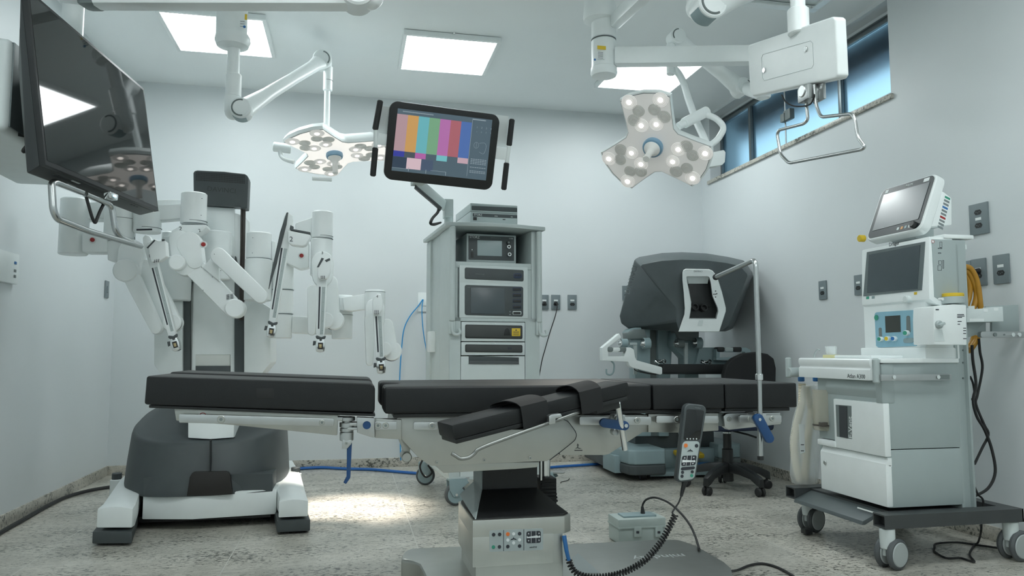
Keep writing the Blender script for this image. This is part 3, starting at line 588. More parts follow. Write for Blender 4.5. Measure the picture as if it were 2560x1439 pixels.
b = MB(); b.slab([(523.8, 1101), (525.2, 1101), (524.8, 1180), (523.6, 1180)], 4.02, .05); build('seam', b, BLACK, hood)
b = MB(); b.slab([(467, 1239), (474, 1192), (480, 1182), (487, 1179.5), (564, 1178.5), (571, 1181), (575, 1188), (581, 1235), (525, 1238)], 4.026, .03, .002); build('base_hatch', b, mat('brown_black_plastic', (.018, .016, .015), .45), hood)
b = MB(); b.prism([at(470, 1094, 4.15), at(525, 1097, 4.13), at(585, 1093, 4.15), at(585, 1040, 4.15), at(470, 1040, 4.15)], (0, .25, 0), .004); build('column_skirt', b, WHITE, rb)
# column
YC = 4.47
b = MB(); b.slab([(456, 752), (456, 1060), (610, 1060), (612, 540), (500, 505), (480, 520)], YC+.04, .22, .004); build('column', b, WHITE, rb)
b = MB(); b.slab([(385, 833), (432, 752), (456, 752), (456, 938), (404, 938), (385, 912)], YC-.02, .34, .006); build('side_fairing', b, WHITE, rb)
b = MB(); b.slab([(610, 752), (648, 752), (677, 770), (677, 906), (651, 938), (610, 938)], YC-.02, .34, .006); build('side_fairing', b, WHITE, rb)
for x0, x1, x2, x3 in ((472, 482, 448, 475), (587, 589, 586, 613)):
    b = MB(); b.slab([(x0, 640), (x1, 640), (x3, 755), (x3, 1050), (x2, 1050), (x2, 755)], YC+.005, .05, .002); build('slide_rail', b, CHAR, rb, 'dark vertical slide strip')
b = MB(); b.slab([(490, 516), (586, 520), (590, 1050), (576, 1050), (576, 886), (489, 886), (489, 1050), (476, 1050), (484, 700)], YC+.025, .03, .002); build('column_panel', b, WHITE, rb)
b = MB(); b.slab([(489, 884), (575, 884), (575, 914), (489, 914)], YC+.03, .03, .001); build('kick_strip', b, OFFW, rb)
b = MB(); b.slab([(489, 914), (575, 914), (575, 1000), (489, 1000)], YC+.022, .03, .001); build('lower_block', b, CHAR, rb)
b = MB()
for x in (604, 608.5, 612): b.tube([at(x, 515, YC+.02), at(x-1, 600, YC+.015), at(x-3, 700, YC+.0), at(x-4, 800, YC+.0)], .005, n=8)
build('cable_bundle', b, mat('brown_cable', (.05, .04, .035), .5), rb)
b = MB(); b.vcyl(500, 585, 500, 760, YC+.14); build('mast', b, WHITE, rb)
# head cover
b = MB(); hd = [(483, 432), (486, 427), (493, 425), (560, 428), (612, 434), (619, 439), (621, 447), (618, 520), (604, 521), (600, 516), (484, 508)]
b.slab(hd, YC-.03, .10, .012, 3); hc_ = build('head_cover', b, CHAR, rb, 'dark grey head cover with a fine grille')
b = MB()
for j in range(5):
    for i in range(30):
        x = 491.5+4.1*i; y = 431.6+j*4.4+(x-491)*.068; b.slab([(x-1.4, y-1.5), (x+1.4, y-1.5), (x+1.4, y+1.5), (x-1.4, y+1.5)], YC-.0305, -.0006)
gr = build('grille', b, BLACK, hc_)
ptext('DAVINCI', 12.5, 554, 475, YC-.0305, mat('embossed_grey', (.028, .033, .035), .4), hc_, -3)
# --- arms
b = MB(); b.vcyl(512, 577, 579, 700, YC-.04); b.vcyl(400, 478, 644, 752, YC-.02); b.vcyl(406, 434, 579, 660, YC-.0); b.slab([(405, 590), (580, 585), (580, 640), (405, 640)], YC-.05, .1, .01); build('arm_carrier', b, WHITE, rb)
WB_ = mat('robot_white', (.86, .90, .90), .38, var=.012)
def seam(parent, x0, x1, y, Y):
    b = MB(); a = at((x0+x1)/2, y, Y); b.cyl((a.x, Y, a.z-.0012), (a.x, Y, a.z+.0012), (x1-x0)/2*mpp((x0+x1)/2, y, Y)+.0006, n=32); build('seam', b, PRINTG, parent)
def dot(parent, x, y, Y, r=.0022, m=PRINTG):
    p = at(x, y, Y); b = MB(); b.cyl(p, p+V((0, -.0015, 0)), r, n=8); build('screw', b, m, parent)
def button(parent, x, y, Y):
    p = at(x, y, Y); b = MB(); b.cyl(p, p+V((0, -.004, 0)), .018, n=26, bev=.001); o = build('button_ring', b, PRINTW, parent); b = MB(); b.cyl(p+V((0, -.003, 0)), p+V((0, -.012, 0)), .011, n=22, bev=.002); build('stop_button', b, RED, parent, 'red round button')
def drum(b, x, y, rpx, Y, th, bev=.006): p = at(x, y, Y); b.cyl(p, p+V((0, th, 0)), rpx*mpp(x, y, Y), n=32, bev=bev)
def carriage(parent, top, bot, w0, w1, Y, head, number, back=None):
    """insertion axis: spar, dark slots, head block, chrome cannula mount"""
    (xt, yt), (xb, yb) = top, bot; d = V((xb-xt, yb-yt)).normalized(); n = V((-d.y, d.x))
    P = lambda s, o: (xt+d.x*s+n.x*o, yt+d.y*s+n.y*o); L = math.hypot(xb-xt, yb-yt)
    b = MB(); b.slab([P(0, w0*.8), P(-6, 0), P(0, -w0*.8), P(12, -w0), P(L*.9, -w1), P(L, -w1*.8), P(L, w1*.8), P(L*.9, w1), P(12, w0)], Y, .045, .004); sp = build('instrument_spar', b, WB_, parent)
    b = MB(); b.slab([P(L*.3, w0*.20), P(L*.86, w1*.25), P(L*.86, w1*.60), P(L*.3, w0*.55)], Y-.0008, .002); build('slide_slot', b, PRINT, sp)
    b = MB(); b.slab([P(L*.3, -w0*.75), P(L*.93, -w1*.70), P(L*.93, w1*.05), P(L*.3, -w0*.05)], Y-.003, .006, .001); rl = build('slide_track', b, LGREY, sp)
    for k in range(5): dot(rl, *P(L*(.38+.125*k), -w0*.38), Y-.003, .0018)
    # chrome cannula mount
    X = lambda s, o: P(L+s, o)
    b = MB(); b.slab([X(-4, -w1*.9), X(-2, w1*.8), X(14, w1*1.1), X(30, w1*.9), X(33, 0), X(30, -w1*1.1), X(12, -w1*1.3)], Y-.02, .05, .005); cm = build('cannula_mount', b, CHROME, parent, 'chrome mount at the arm tip')
    b = MB(); b.slab([X(8, -w1*.75), X(8, w1*.45), X(24, w1*.4), X(24, -w1*.75)], Y-.0205, -.001, 0); mm = build('mount_recess', b, mat('brown_black_plastic', (.018, .016, .015), .45), cm)
    b = MB(); b.slab([X(12, -w1*.45), X(12, w1*.2), X(21, w1*.15), X(21, -w1*.45)], Y-.022, -.002, .0005); build('contact', b, GOLD, mm)
    b = MB(); p0, p1 = at(*X(-3, -w1*.1), Y-.022), at(*X(3, -w1*.2), Y-.022)
    b.slab([X(-8, -w1*1.4), X(-10, -w1*1.2), X(-6, -w1*.3), X(-10, w1*.8), X(-7, w1*1.1), X(-2, w1*.9), X(-1, 0), X(-2, -w1*1.2)], Y-.028, .012, .002); b.cyl(p0, p1, .006, n=12); build('wing_latch', b, CHAR, cm)
    b = MB(); b.slab([X(4, w1*1.0), X(4, w1*1.6), X(16, w1*1.7), X(14, w1*1.05)], Y-.012, .02, .002); build('side_clip', b, CHAR, cm)
    # head block
    b = MB(); b.slab(head, Y-.05, .06, .009, 3); hb = build('drive_head', b, WB_, parent)
    return sp, hb, P, L
Y1 = 4.28
# ---- arm 1 (left, behind the television)
b = MB(); b.vcyl(156, 223, 497, 637, Y1+.02); b.slab([(200, 506), (330, 500), (455, 498), (455, 540), (330, 548), (200, 546)], Y1, .12, .01)
b.slab([(204, 580), (268, 584), (268, 630), (204, 630)], Y1-.05, .12, .012); b.vcyl(266, 338, 520, 598, Y1, .004)
b.slab([(268, 600), (338, 600), (340, 640), (322, 652), (300, 655), (267, 650)], Y1-.04, .10, .012)
b.slab(stadium(325, 628, 32, 318, 672, 30), Y1-.09, .10, .02); drum(b, 312, 675, 29, Y1-.13, .16)
b.link(330, 700, 20, 388, 820, 15, Y1-.12, .07, .012); b.link(362, 668, 20, 428, 806, 24, Y1-.05, .07, .012)
arm1 = build('robotic_arm', b, WB_, rb, 'robot arm numbered 1, hanging at left')
b = MB(); drum(b, 434, 808, 19.5, Y1-.052, .006, .001); build('joint_ring', b, GREYRUB, arm1); b = MB(); drum(b, 428, 806, 23, Y1-.07, .08); build('joint_drum', b, WB_, arm1)
seam(arm1, 266, 338, 548, Y1); dot(arm1, 266, 604, Y1-.041); button(arm1, 232, 599.5, Y1-.05); ptext('1', 8, 337, 596, Y1-.0915, PRINT, arm1, 20)
hd1 = [(368, 605), (387, 597), (398, 602), (404, 600), (414, 602), (417, 640), (408, 646), (400, 652), (378, 655), (374, 640)]
sp, hb, P, L = carriage(arm1, (365, 592), (432, 846), 11.5, 10, 4.02, hd1, '1'); ptext('1', 8, 374, 640, 3.969, PRINT, hb, 10)
b = MB()
for i in range(3):
    for j in range(3): x, y = 387+i*5-j*.6, 650+j*2.6-i*1.0; b.slab([(x-1.4, y-.8), (x+1.4, y-.8), (x+1.4, y+.8), (x-1.4, y+.8)], 3.9695, -.0006)
build('vent', b, PRINT, hb)
b = MB(); b.slab([(367, 619), (386, 599), (389, 601), (370, 621)], 3.972, -.004); b.slab([(405, 598), (412, 598), (412, 602), (405, 603)], 3.972, -.006); build('latch', b, CHAR, hb)
# ---- arm 2 (centre left)
Y2 = 4.22
b = MB(); b.slab([(330, 515), (460, 508), (460, 545), (330, 556)], Y2+.02, .09, .01); b.vcyl(338, 402, 530, 582, Y2+.04, .004)
b.vcyl(455.5, 516.5, 483, 562, Y2+.01); b.slab([(456, 561), (516, 561), (516, 568), (505, 578), (480, 588), (452, 590), (425, 612), (420, 594), (430, 575)], Y2-.06, .12, .012)
b.link(447, 600, 26, 462, 655, 34, Y2-.10, .10, .016); b.link(472, 610, 32, 486, 650, 22, Y2-.11, .10, .016); drum(b, 441, 655, 20, Y2-.15, .12)
b.link(468, 650, 27, 580, 768, 24, Y2-.098, .07, .012); b.link(545, 638, 20.5, 650, 739, 18.5, Y2-.19, .065, .014)
b.slab([(530, 640), (548, 660), (548, 703), (505, 668)], Y2-.12, .05, .01)
arm2 = build('robotic_arm', b, WB_, rb, 'robot arm numbered 2, reaching right with a folded elbow')
b = MB(); drum(b, 588, 770, 24.6, Y2-.07, .006, .001); build('joint_ring', b, GREYRUB, arm2); b = MB(); drum(b, 586, 770, 24, Y2-.125, .10); build('joint_drum', b, WB_, arm2)
seam(arm2, 455.5, 516.5, 554, Y2+.01); seam(arm2, 455.5, 516.5, 561, Y2+.01); seam(arm2, 338, 402, 571, Y2+.04)
b = MB(); b.slab([(341, 572), (380, 571), (380, 575), (341, 576)], Y2-.045, .004); build('slot', b, PRINT, arm2)
for x, y in ((505, 496), (503, 538)): dot(arm2, x, y, Y2-.065)
for x, y in ((504, 667), (531, 692), (480, 703), (508, 725), (536, 635), (552, 676)): dot(arm2, x, y, Y2-.195 if (x, y) in ((536, 635), (552, 676)) else Y2-.1015)
button(arm2, 509, 611, Y2-.112); ptext('2', 11, 451, 572, Y2-.0615, PRINT, arm2); ptext('2', 8, 499, 576, Y2-.0615, PRINT, arm2, 20)
b = MB()
for i in range(2):
    for j in range(6): x, y = 566+i*10, 736.5+j*2.2-i*1.4; b.slab([(x, y), (x+7.5, y-1.2), (x+7.5, y-.2), (x, y+1)], Y2-.1005, -.0006)
build('vent', b, PRINT, arm2)
hd2 = [(719, 575), (776, 586), (776, 594), (766, 612), (756, 616), (728, 612), (719, 604)]
sp, hb, P, L = carriage(arm2, (722, 538), (679, 812), 12, 10, 4.0, hd2, '2'); ptext('2', 13, 728, 598, 3.949, PRINT, hb)
b = MB(); b.slab([(716, 531), (720, 530), (716, 560), (690, 660), (671, 722), (676, 690), (700, 580)], 3.99, .03, .002); build('spar_back_strip', b, CHAR, arm2)
b = MB(); b.slab([(724, 572), (726, 562), (734, 566), (733, 572), (776, 580), (776, 587), (726, 575)], 3.955, .03, .002); build('latch', b, CHAR, hb)
# ---- arm 3 (centre right)
Y3 = 4.30
b = MB(); b.vcyl(618, 678, 582, 648, Y3+.05); b.vcyl(614, 680, 648, 752, Y3+.05); b.vcyl(680, 734, 660, 724, Y3+.1, .003); b.vcyl(679, 732, 725, 784, Y3+.1, .003); b.vcyl(678, 730, 785, 845, Y3+.1, .004)
b.slab([(678, 600), (690, 603), (690, 655), (678, 655)], Y3+.05, .1, .01); b.slab([(712, 596), (772, 603), (773, 668), (750, 673), (712, 655)], Y3-.0, .10, .012)
b.slab([(738, 557), (785, 541), (785, 596), (775, 600), (738, 575)], Y3+.02, .09, .01); b.vcyl(782, 832, 529, 597, Y3); b.vcyl(778, 831, 597, 690, Y3)
b.slab([(730, 789), (776, 791), (850, 792), (850, 838), (728, 832)], Y3+.08, .09, .01)
arm3 = build('robotic_arm', b, WB_, rb, 'robot arm numbered 3, hanging right of the column')
b = MB(); b.slab(stadium(806, 655, 28, 806, 690, 26), Y3-.10, .1, .016); b.link(781, 725, 14, 779, 828, 10, Y3-.12, .06, .012); b.link(827, 705, 17, 833, 800, 18, Y3-.08, .06, .012); drum(b, 815, 800, 20, Y3-.11, .08)
build('forearm', b, WB_, arm3)
b = MB(); drum(b, 834, 800, 24.6, Y3-.04, .006, .001); build('joint_ring', b, GREYRUB, arm3); b = MB(); drum(b, 836, 800, 24, Y3-.078, .06); build('joint_drum', b, WB_, arm3)
for a in ((782, 832, 591, Y3), (782, 832, 597, Y3), (618, 678, 648, Y3+.05), (680, 734, 724.5, Y3+.1), (679, 732, 784.5, Y3+.1)): seam(arm3, *a)
for x, y in ((632, 594), (631, 632)): dot(arm3, x, y, Y3-.02)
button(arm3, 754, 639, Y3); ptext('3', 7, 806, 632, Y3-.1015, PRINT, arm3)
hd3 = [(794, 664), (804, 645), (812, 647), (824, 646), (827, 652), (826, 680), (820, 695), (798, 698), (793, 690)]
sp, hb, P, L = carriage(arm3, (806, 660), (800, 848), 12.5, 10.5, 4.06, hd3, '3')
b = MB(); b.slab([(792, 668), (804, 644), (810, 646), (797, 668)], 4.012, -.004); b.slab([(812, 650), (824, 645), (826, 650), (816, 655)], 4.012, -.004); build('latch', b, CHAR, hb)
b = MB()
for i in range(3):
    for j in range(3): x, y = 803+i*4, 690+j*2.6; b.slab([(x-1.2, y-.8), (x+1.2, y-.8), (x+1.2, y+.8), (x-1.2, y+.8)], 4.0095, -.0006)
build('vent', b, PRINT, hb)
# ---- arm 4 (far right)
Y4 = 4.24
b = MB(); b.vcyl(832, 882, 738, 792, Y4+.13, .004); b.vcyl(831, 881, 785, 847, Y4+.13, .004); b.slab([(856, 743), (915, 734), (915, 772), (880, 777), (860, 775)], Y4, .10, .006); b.slab([(848, 742), (858, 743), (862, 776), (848, 774)], Y4+.02, .1, .006)
b.vcyl(913, 963, 725, 800, Y4)
b.slab(stadium(938, 770, 25, 938, 800, 24), Y4-.10, .1, .016); b.link(925, 800, 14, 924, 905, 9, Y4-.12, .06, .012); b.link(968, 812, 16, 978, 880, 19, Y4-.08, .06, .012); drum(b, 962, 872, 18, Y4-.11, .08)
arm4 = build('robotic_arm', b, WB_, rb, 'robot arm numbered 4, outermost at right')
b = MB(); drum(b, 979, 878, 24.6, Y4-.04, .006, .001); build('joint_ring', b, GREYRUB, arm4); b = MB(); drum(b, 981, 877, 24, Y4-.078, .06); build('joint_drum', b, WB_, arm4)
seam(arm4, 913, 963, 730, Y4); seam(arm4, 832, 882, 787, Y4+.13)
hd4 = [(931, 752), (942, 733), (953, 734), (958, 752), (956, 775), (948, 785), (934, 785), (931, 772)]
sp, hb, P, L = carriage(arm4, (942, 742), (951, 902), 12, 10.5, 4.02, hd4, '4'); ptext('4', 7, 943, 741, 3.969, PRINT, hb)
b = MB()
for i in range(3):
    for j in range(4): x, y = 937.5+i*4, 776+j*2.6; b.slab([(x-1.2, y-.8), (x+1.2, y-.8), (x+1.2, y+.8), (x-1.2, y+.8)], 3.9695, -.0006)
build('vent', b, PRINT, hb)
# ================================================================ equipment cart (vision tower) and what stands in it
YV = 4.40
cx0, cx1 = at(1122, 800, YV).x, at(1355, 800, YV).x
ct = thing('equipment_cart', 'tall pale grey-green equipment cart on casters holding stacked devices, centre of room', 'equipment cart', ((cx0+cx1)/2, 4.75, 0))
zt = at(1233, 556, YV-.04).z; YB2 = 5.12
b = MB()
def bow(z): return [(cx0-.03+ (cx1-cx0+.06)*k/14, YV-.005-.05*math.sin(math.pi*k/14), z) for k in range(15)]
b.prism(bow(zt-.028)+[(cx1+.03, YB2, zt-.028), (cx0-.03, YB2, zt-.028)], (0, 0, .024), .006); build('top_board', b, CART, ct)
za, zl = at(1233, 795, YV).z, at(1233, 1188, YV).z
xi0, xi1 = at(1137, 700, YV).x, at(1333, 700, YV).x
b = MB(); b.bb((cx0+.0, YV+.02, zl), (xi0, YV+.30, zt-.028), .01); b.bb((cx0+.008, YV+.28, zl), (xi0-.01, YB2-.12, zt-.028), .004); b.bb((cx0-.006, YB2-.14, zl), (cx0+.06, YB2, zt-.028), .012)
b.bb((xi1, YV+.02, zl), (cx1, YV+.30, zt-.028), .01); b.bb((xi1+.01, YV+.28, zl), (cx1-.008, YB2, zt-.028), .004)
build('side_panel', b, CART, ct)
zsh0, zsh1 = at(1233, 670, YV).z, at(1233, 655, YV).z
b = MB(); b.bb((xi0, YV+.02, zsh0), (xi1, YB2-.05, zsh1), .003); build('shelf', b, CART, ct)
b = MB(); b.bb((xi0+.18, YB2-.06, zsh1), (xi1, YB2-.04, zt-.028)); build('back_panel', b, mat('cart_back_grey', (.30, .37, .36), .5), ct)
x_a, x_b = at(1147, 730, YV).x, at(1322, 730, YV).x
b = MB(); b.bb((xi0, YV+.025, za), (x_a-.004, YV+.25, zsh0)); b.bb((x_b+.004, YV+.025, za), (xi1, YV+.25, zsh0)); b.bb((xi0, YV+.03, za+.0), (xi1, YB2-.1, za+.006)); build('rack_strip', b, CART, ct)
xl0_, xl1_ = at(1152, 870, YV).x, at(1315, 870, YV).x
zm = at(1233, 804, YV).z
b = MB(); b.bb((cx0+.005, YV+.01, zl), (xl0_-.003, YV+.3, za)); b.bb((xl1_+.003, YV+.01, zl), (cx1-.005, YV+.3, za)); b.bb((cx0+.005, YV+.01, zm+.002), (cx1-.005, YV+.3, za)); b.bb((cx0+.01, YV+.25, zl), (cx1-.01, YB2, za)); b.bb((cx0+.005, YV+.01, zl-.02), (cx1-.005, YB2-.02, zl+.002), .006)
build('cart_body', b, CART, ct)
b = MB(); b.bb((xl0_, YV+.012, zl), (xl1_, YV+.24, at(1233, 890, YV).z)); dr = build('storage_drawer', b, OFFW if 0 else PALE, ct, 'pale drawer front with a dark pull recess')
b = MB(); b.slab([(1171, 889), (1299, 893), (1299, 908), (1171, 907)], YV+.011, .03, .001); build('pull_recess', b, CHAR, dr)
b = MB(); b.slab([(1173, 901), (1297, 902), (1299, 910), (1171, 909)], YV+.004, .02, .001); build('pull_lip', b, GREYRUB, dr)
for x0, x1, y0, y1 in ((1121.5, 1137.5, 558, 803), (1342, 1356.5, 569, 806)):
    b = MB(); a = at((x0+x1)/2, y0+9, YV); c = at((x0+x1)/2, y1, YV); r = (x1-x0)/2*mpp(x0, y0, YV)
    b.cyl((a.x, YV-.005, c.z), (a.x, YV-.005, a.z), r, n=24, bev=.006); b.bb((a.x-r*.7, YV-.01, c.z), (a.x+r*.7, YV+.03, a.z-.02), .004); h = build('grab_bar', b, CART, ct)
    b = MB(); s = 1
    b.tube([V((a.x, YV-.005, c.z+.005)), V((a.x+.002, YV-.015, c.z-.06)), V((a.x+.02, YV-.02, c.z-.078)), V((a.x+.045, YV-.02, c.z-.07)), V((a.x+.04, YV-.01, c.z-.045))], .009, n=10, smooth=4); b.bb((a.x-.02, YV-.01, c.z-.075), (a.x+.02, YV+.015, c.z+.01), .006); build('cable_hook', b, CART, h)
b = MB(); p0, p1 = at(1079, 828, 4.9), at(1079, 880, 4.9); b.bb((cx0-.028, p0.y-.05, p1.z), (cx0+.01, p0.y+.05, p0.z), .01); build('side_handle', b, WHITE, ct)
# casters
def caster(parent, x, y, r, brake, m1=BLUEGREY, m2=GREYRUB, w=.034, yaw=.25, hz=None):
    R = Euler((0, 0, yaw)).to_matrix(); a = R @ V((0, 1, 0)); d = R @ V((1, 0, 0)); c = V((x, y, r))
    b = MB(); b.cyl(c-a*(w*.5), c+a*(w*.5), r, n=40, bev=.006); wh = build('tyre', b, m2, parent)
    b = MB(); b.cyl(c-a*(w*.5+.003), c+a*(w*.5+.003), r*.80, n=36, bev=.002); build('wheel_disc', b, m1, wh)
    b = MB(); b.cyl(c-a*(w*.5+.012), c+a*(w*.5+.012), .008, n=12); build('axle', b, CHROME, wh)
    b = MB(); h = 2*r+.012
    for s in (-1, 1):
        o = a*(s*(w*.5+.007)); b.prism([c+o+d*dx+V((0, 0, dz)) for dx, dz in ((-.018, -.012), (.018, -.012), (.035, r*.6), (.075, r*1.05), (.06, r+.022), (-.045, r+.022), (-.042, r*.5))], a*(s*.004), .001)
    b.prism([c+V((0, 0, r+.018))+d*dx+a*dy for dx, dy in ((-.045, -.026), (.065, -.026), (.065, .026), (-.045, .026))], (0, 0, .008), .002)
    b.cyl(c+V((0, 0, r+.02))-d*.005, c+V((0, 0, (hz or h)-r))-d*.005, .026, n=20); fk = build('fork', b, m1, parent)
    if brake: b = MB(); b.prism([c+V((0, 0, r+.022))+d*dx+a*dy for dx, dy in ((.05, -.02), (.115, -.015), (.12, .012), (.05, .02))], V((0, 0, .01))+d*.01, .002); build('brake_pedal', b, ALU, fk)
for x, y, yw in ((at(1137, 1233, 4.42).x, 4.42, .1), (at(1085, 1178, 5.16).x, 5.13, -.3), (at(1370, 1217, 4.5).x, 4.5, -.75), (cx1-.05, 5.1, .4)):
    caster(ct, x, y, .062, y < 5, yaw=yw, hz=zl-.01)
# --- devices
top_z = zt-.003
def device(name, label, cat, x0, y0, x1, y1, Y, depth, m, group='devices in the equipment cart', bev=.004, zlo=None, zhi=None):
    a, c = at(x0, y0, Y), at(x1, y1, Y); lo = V((min(a.x, c.x), Y, min(at(x0, y1, Y).z, c.z))); hi = V((c.x, Y+depth, max(a.z, at(x1, y0, Y).z)))
    if zlo is not None: lo.z = zlo
    if zhi is not None: hi.z = zhi
    t = thing(name, label, cat, ((lo.x+hi.x)/2, Y+depth/2, lo.z), group)
    build('case', MB().bb(lo, hi, bev), m, t); return t, lo, hi
def face(t, x0, y0, x1, y1, r, Y, m, name, th=.003, tilt=0, parent=None):
    b = MB(); b.slab([(x, y+(x-(x0+x1)/2)*tilt) for x, y in rrect(x0, y0, x1, y1, r)], Y-th, th+.001, min(.0006, th*.3)); return build(name, b, m, parent or t)
tl = .028
d1, lo, hi = device('video_recorder', 'lower grey video device with white lettering, on top of the cart', 'video device', 1183, 533.5, 1303, 558, 4.62, .42, LGREY, zlo=top_z)
f = face(d1, 1189, 535, 1302, 543, 1, 4.62, CHAR, 'face_strip', tilt=tl)
ptext('STORZ', 5, 1202, 537.6, 4.616, PRINTW, f, -1.5); ptext('AIDA', 2.6, 1248, 540, 4.616, PRINTW, f, -1.5); ptext('HD', 2.6, 1288, 541.5, 4.616, PRINTW, f, -1.5)
face(d1, 1190, 543, 1199, 551, 1, 4.62, BLACK, 'power_switch'); face(d1, 1202, 542, 1206, 546, 1.8, 4.62, ALU, 'button'); face(d1, 1265, 547, 1272, 549, .8, 4.62, BLACK, 'usb_port')
d2, lo2, hi2 = device('media_drive', 'upper slim grey device with dark front, stacked topmost on the cart', 'video device', 1183, 513, 1303, 532.8, 4.62, .42, LGREY, zlo=hi.z+.001)
face(d2, 1186, 516.5, 1302, 527.5, 1.5, 4.62, CHAR, 'face_strip', tilt=tl)
d3, lo3, hi3 = device('insufflator', 'grey boxed device with pale screen and two round ports on the cart top shelf', 'medical device', 1169, 588, 1295, 654, 4.50, .42, LGREY, zlo=zsh1+.001)
f = face(d3, 1174, 590.5, 1290, 650, 1.5, 4.50, CHAR, 'front_panel', tilt=.02)
ptext('STORZ', 6, 1189, 593.3, 4.496, PRINTW, f, -1); ptext('ENDOFLATOR 50', 2.4, 1243, 594.5, 4.496, PRINTG, f, -1); ptext('UI 500', 2.8, 1282, 595.8, 4.496, PRINTW, f, -1)
face(d3, 1196, 601, 1259, 639.5, 1, 4.496, LCDL, 'screen', .002, .02, f); face(d3, 1180, 630, 1186, 644, 1, 4.496, BLACK, 'power_switch', .002, 0, f); face(d3, 1181.5, 623, 1184, 626, 1, 4.496, PRINTW, 'indicator', .001, 0, f)
for x, y, m in ((1275, 606, BLACK), (1275.5, 616.5, CHROME), (1277, 635.5, CHROME)):
    p = at(x, y, 4.496); b = MB(); b.cyl(p, p+V((0, -.012, 0)), 5*mpp(x, y, 4.5), n=20, bev=.001); po = build('port', b, m, f)
    b = MB(); b.cyl(p+V((0, -.0122, 0)), p+V((0, -.0128, 0)), 2.6*mpp(x, y, 4.5), n=14); build('port_hole', b, BLACK if m is CHROME else MGREY, po)
YD = YV+.008
d4, lo, hi = device('power_unit', 'slim pale unit with dark rounded face, directly below the cart shelf', 'medical device', 1147.5, 667, 1322, 707.5, YD, .38, PALE)
f = face(d4, 1161, 671.5, 1311, 700, 4, YD, CHAR, 'front_panel', tilt=.035)
face(d4, 1285, 682, 1306, 695, 5, YD-.003, mat('dark_blue_plastic', (.02, .035, .08), .4), 'socket_panel', .002, 0, f)
for k in range(4): face(d4, 1288+4.3*k, 685, 1290.5+4.3*k, 689.5, .6, YD-.005, BLACK, 'socket', .001, 0, f)
p = at(1174, 685.5, YD-.003); b = MB(); b.cyl(p, p+V((0, -.002, 0)), .0065, n=18); build('power_button', b, RED if 0 else GREYRUB, f); ptext('endowrist energy', 2.4, 1199, 685, YD-.0035, PRINTG, f, -2)
d5, lo, hi = device('generator', 'pale device with large dark touchscreen and five port slots, mid cart', 'medical device', 1147.5, 709, 1322, 794, YD, .38, PALE)
f = face(d5, 1161, 714, 1310, 789, 5, YD, CHAR, 'front_panel', tilt=.025)
face(d5, 1176, 719, 1262, 784, 1.5, YD-.003, LCD, 'screen', .002, .02, f); ptext('ERBE', 2.8, 1171, 719, YD-.0035, PRINTG, f)
for k, y in enumerate((722, 737, 751.5, 766, 781.5)):
    s = face(d5, 1283, y-4.5, 1305, y+4.5, 2, YD-.003, PALE if k == 4 else mat('dark_blue_plastic', (.02, .035, .08), .4), 'port_frame', .0015, 0, f)
    face(d5, 1284.5, y-2.5, 1303.5, y+3.5, 1, YD-.0045, BLACK, 'port_slot', .001, 0, s)
for y in (777, 784): face(d5, 1274, y, 1278, y+3, 1, YD-.003, PRINTG, 'indicator', .001, 0, f)
d6, lo, hi = device('light_source', 'wide dark-faced unit with a yellow warning label, lower cart', 'medical device', 1152.5, 805.5, 1314.5, 852.5, YD, .22, PALE)
f = face(d6, 1162, 812, 1308, 846, 3.5, YD, CHAR, 'front_panel', tilt=.014)
face(d6, 1162.5, 812.5, 1307.5, 845.5, 3.5, YD-.002, BLACK, 'panel_edge', .002, .014, f); face(d6, 1164, 814.5, 1306, 843, 3, YD-.004, mat('slate_plastic', (.05, .055, .055), .45), 'panel_field', .001, .014, f)
b = MB(); b.slab([(1260, 838), (1263, 824), (1267, 819.5), (1270, 819.5), (1274, 824), (1277, 838)], YD-.0052, -.003, .001); build('cable_socket', b, BLACK, f)
yl_ = face(d6, 1280.5, 820, 1302.5, 839.5, 1, YD-.0052, YELLOW, 'warning_label', .0008, 0, f)
b = MB(); b.slab([(1289, 826), (1291.5, 822.3), (1294, 826)], YD-.0061, -.0003)
for y in (829, 832, 836): b.slab([(1284, y-.6), (1299, y-.6), (1299, y+.6), (1284, y+.6)], YD-.0061, -.0003)
build('label_print', b, PRINT, yl_)
p = at(1238, 808.5, YD); b = MB(); b.cyl(p, p+V((0, -.002, 0)), .004, n=14); build('indicator', b, PRINTW, d6)
d7, lo, hi = device('camera_controller', 'slim dark-faced unit below the yellow label, lowest device in the cart', 'medical device', 1152.5, 855, 1314.5, 887.5, YD, .22, PALE)
f = face(d7, 1162, 861, 1308, 880.5, 3.5, YD, BLACK, 'panel_edge', tilt=.01); face(d7, 1164, 863, 1306, 878.5, 3, YD-.003, mat('slate_plastic', (.05, .055, .055), .45), 'panel_field', .001, .01, f); face(d7, 1270, 867, 1281, 873, 1.5, YD-.004, PRINT, 'port_slot', .001, 0, f)
p = at(1238, 858, YD); b = MB(); b.cyl(p, p+V((0, -.002, 0)), .004, n=14); build('indicator', b, PRINTW, d7)
# the tower stands turned a little to the left: cart and everything in it turn together
PV, TURN = V(((cx0+cx1)/2, YV, 0)), math.radians(5)
for t_ in (ct, d1, d2, d3, d4, d5, d6, d7):
    t_.location = PV+Matrix.Rotation(TURN, 3, 'Z') @ (t_.location-PV); t_.rotation_euler = (0, 0, TURN)
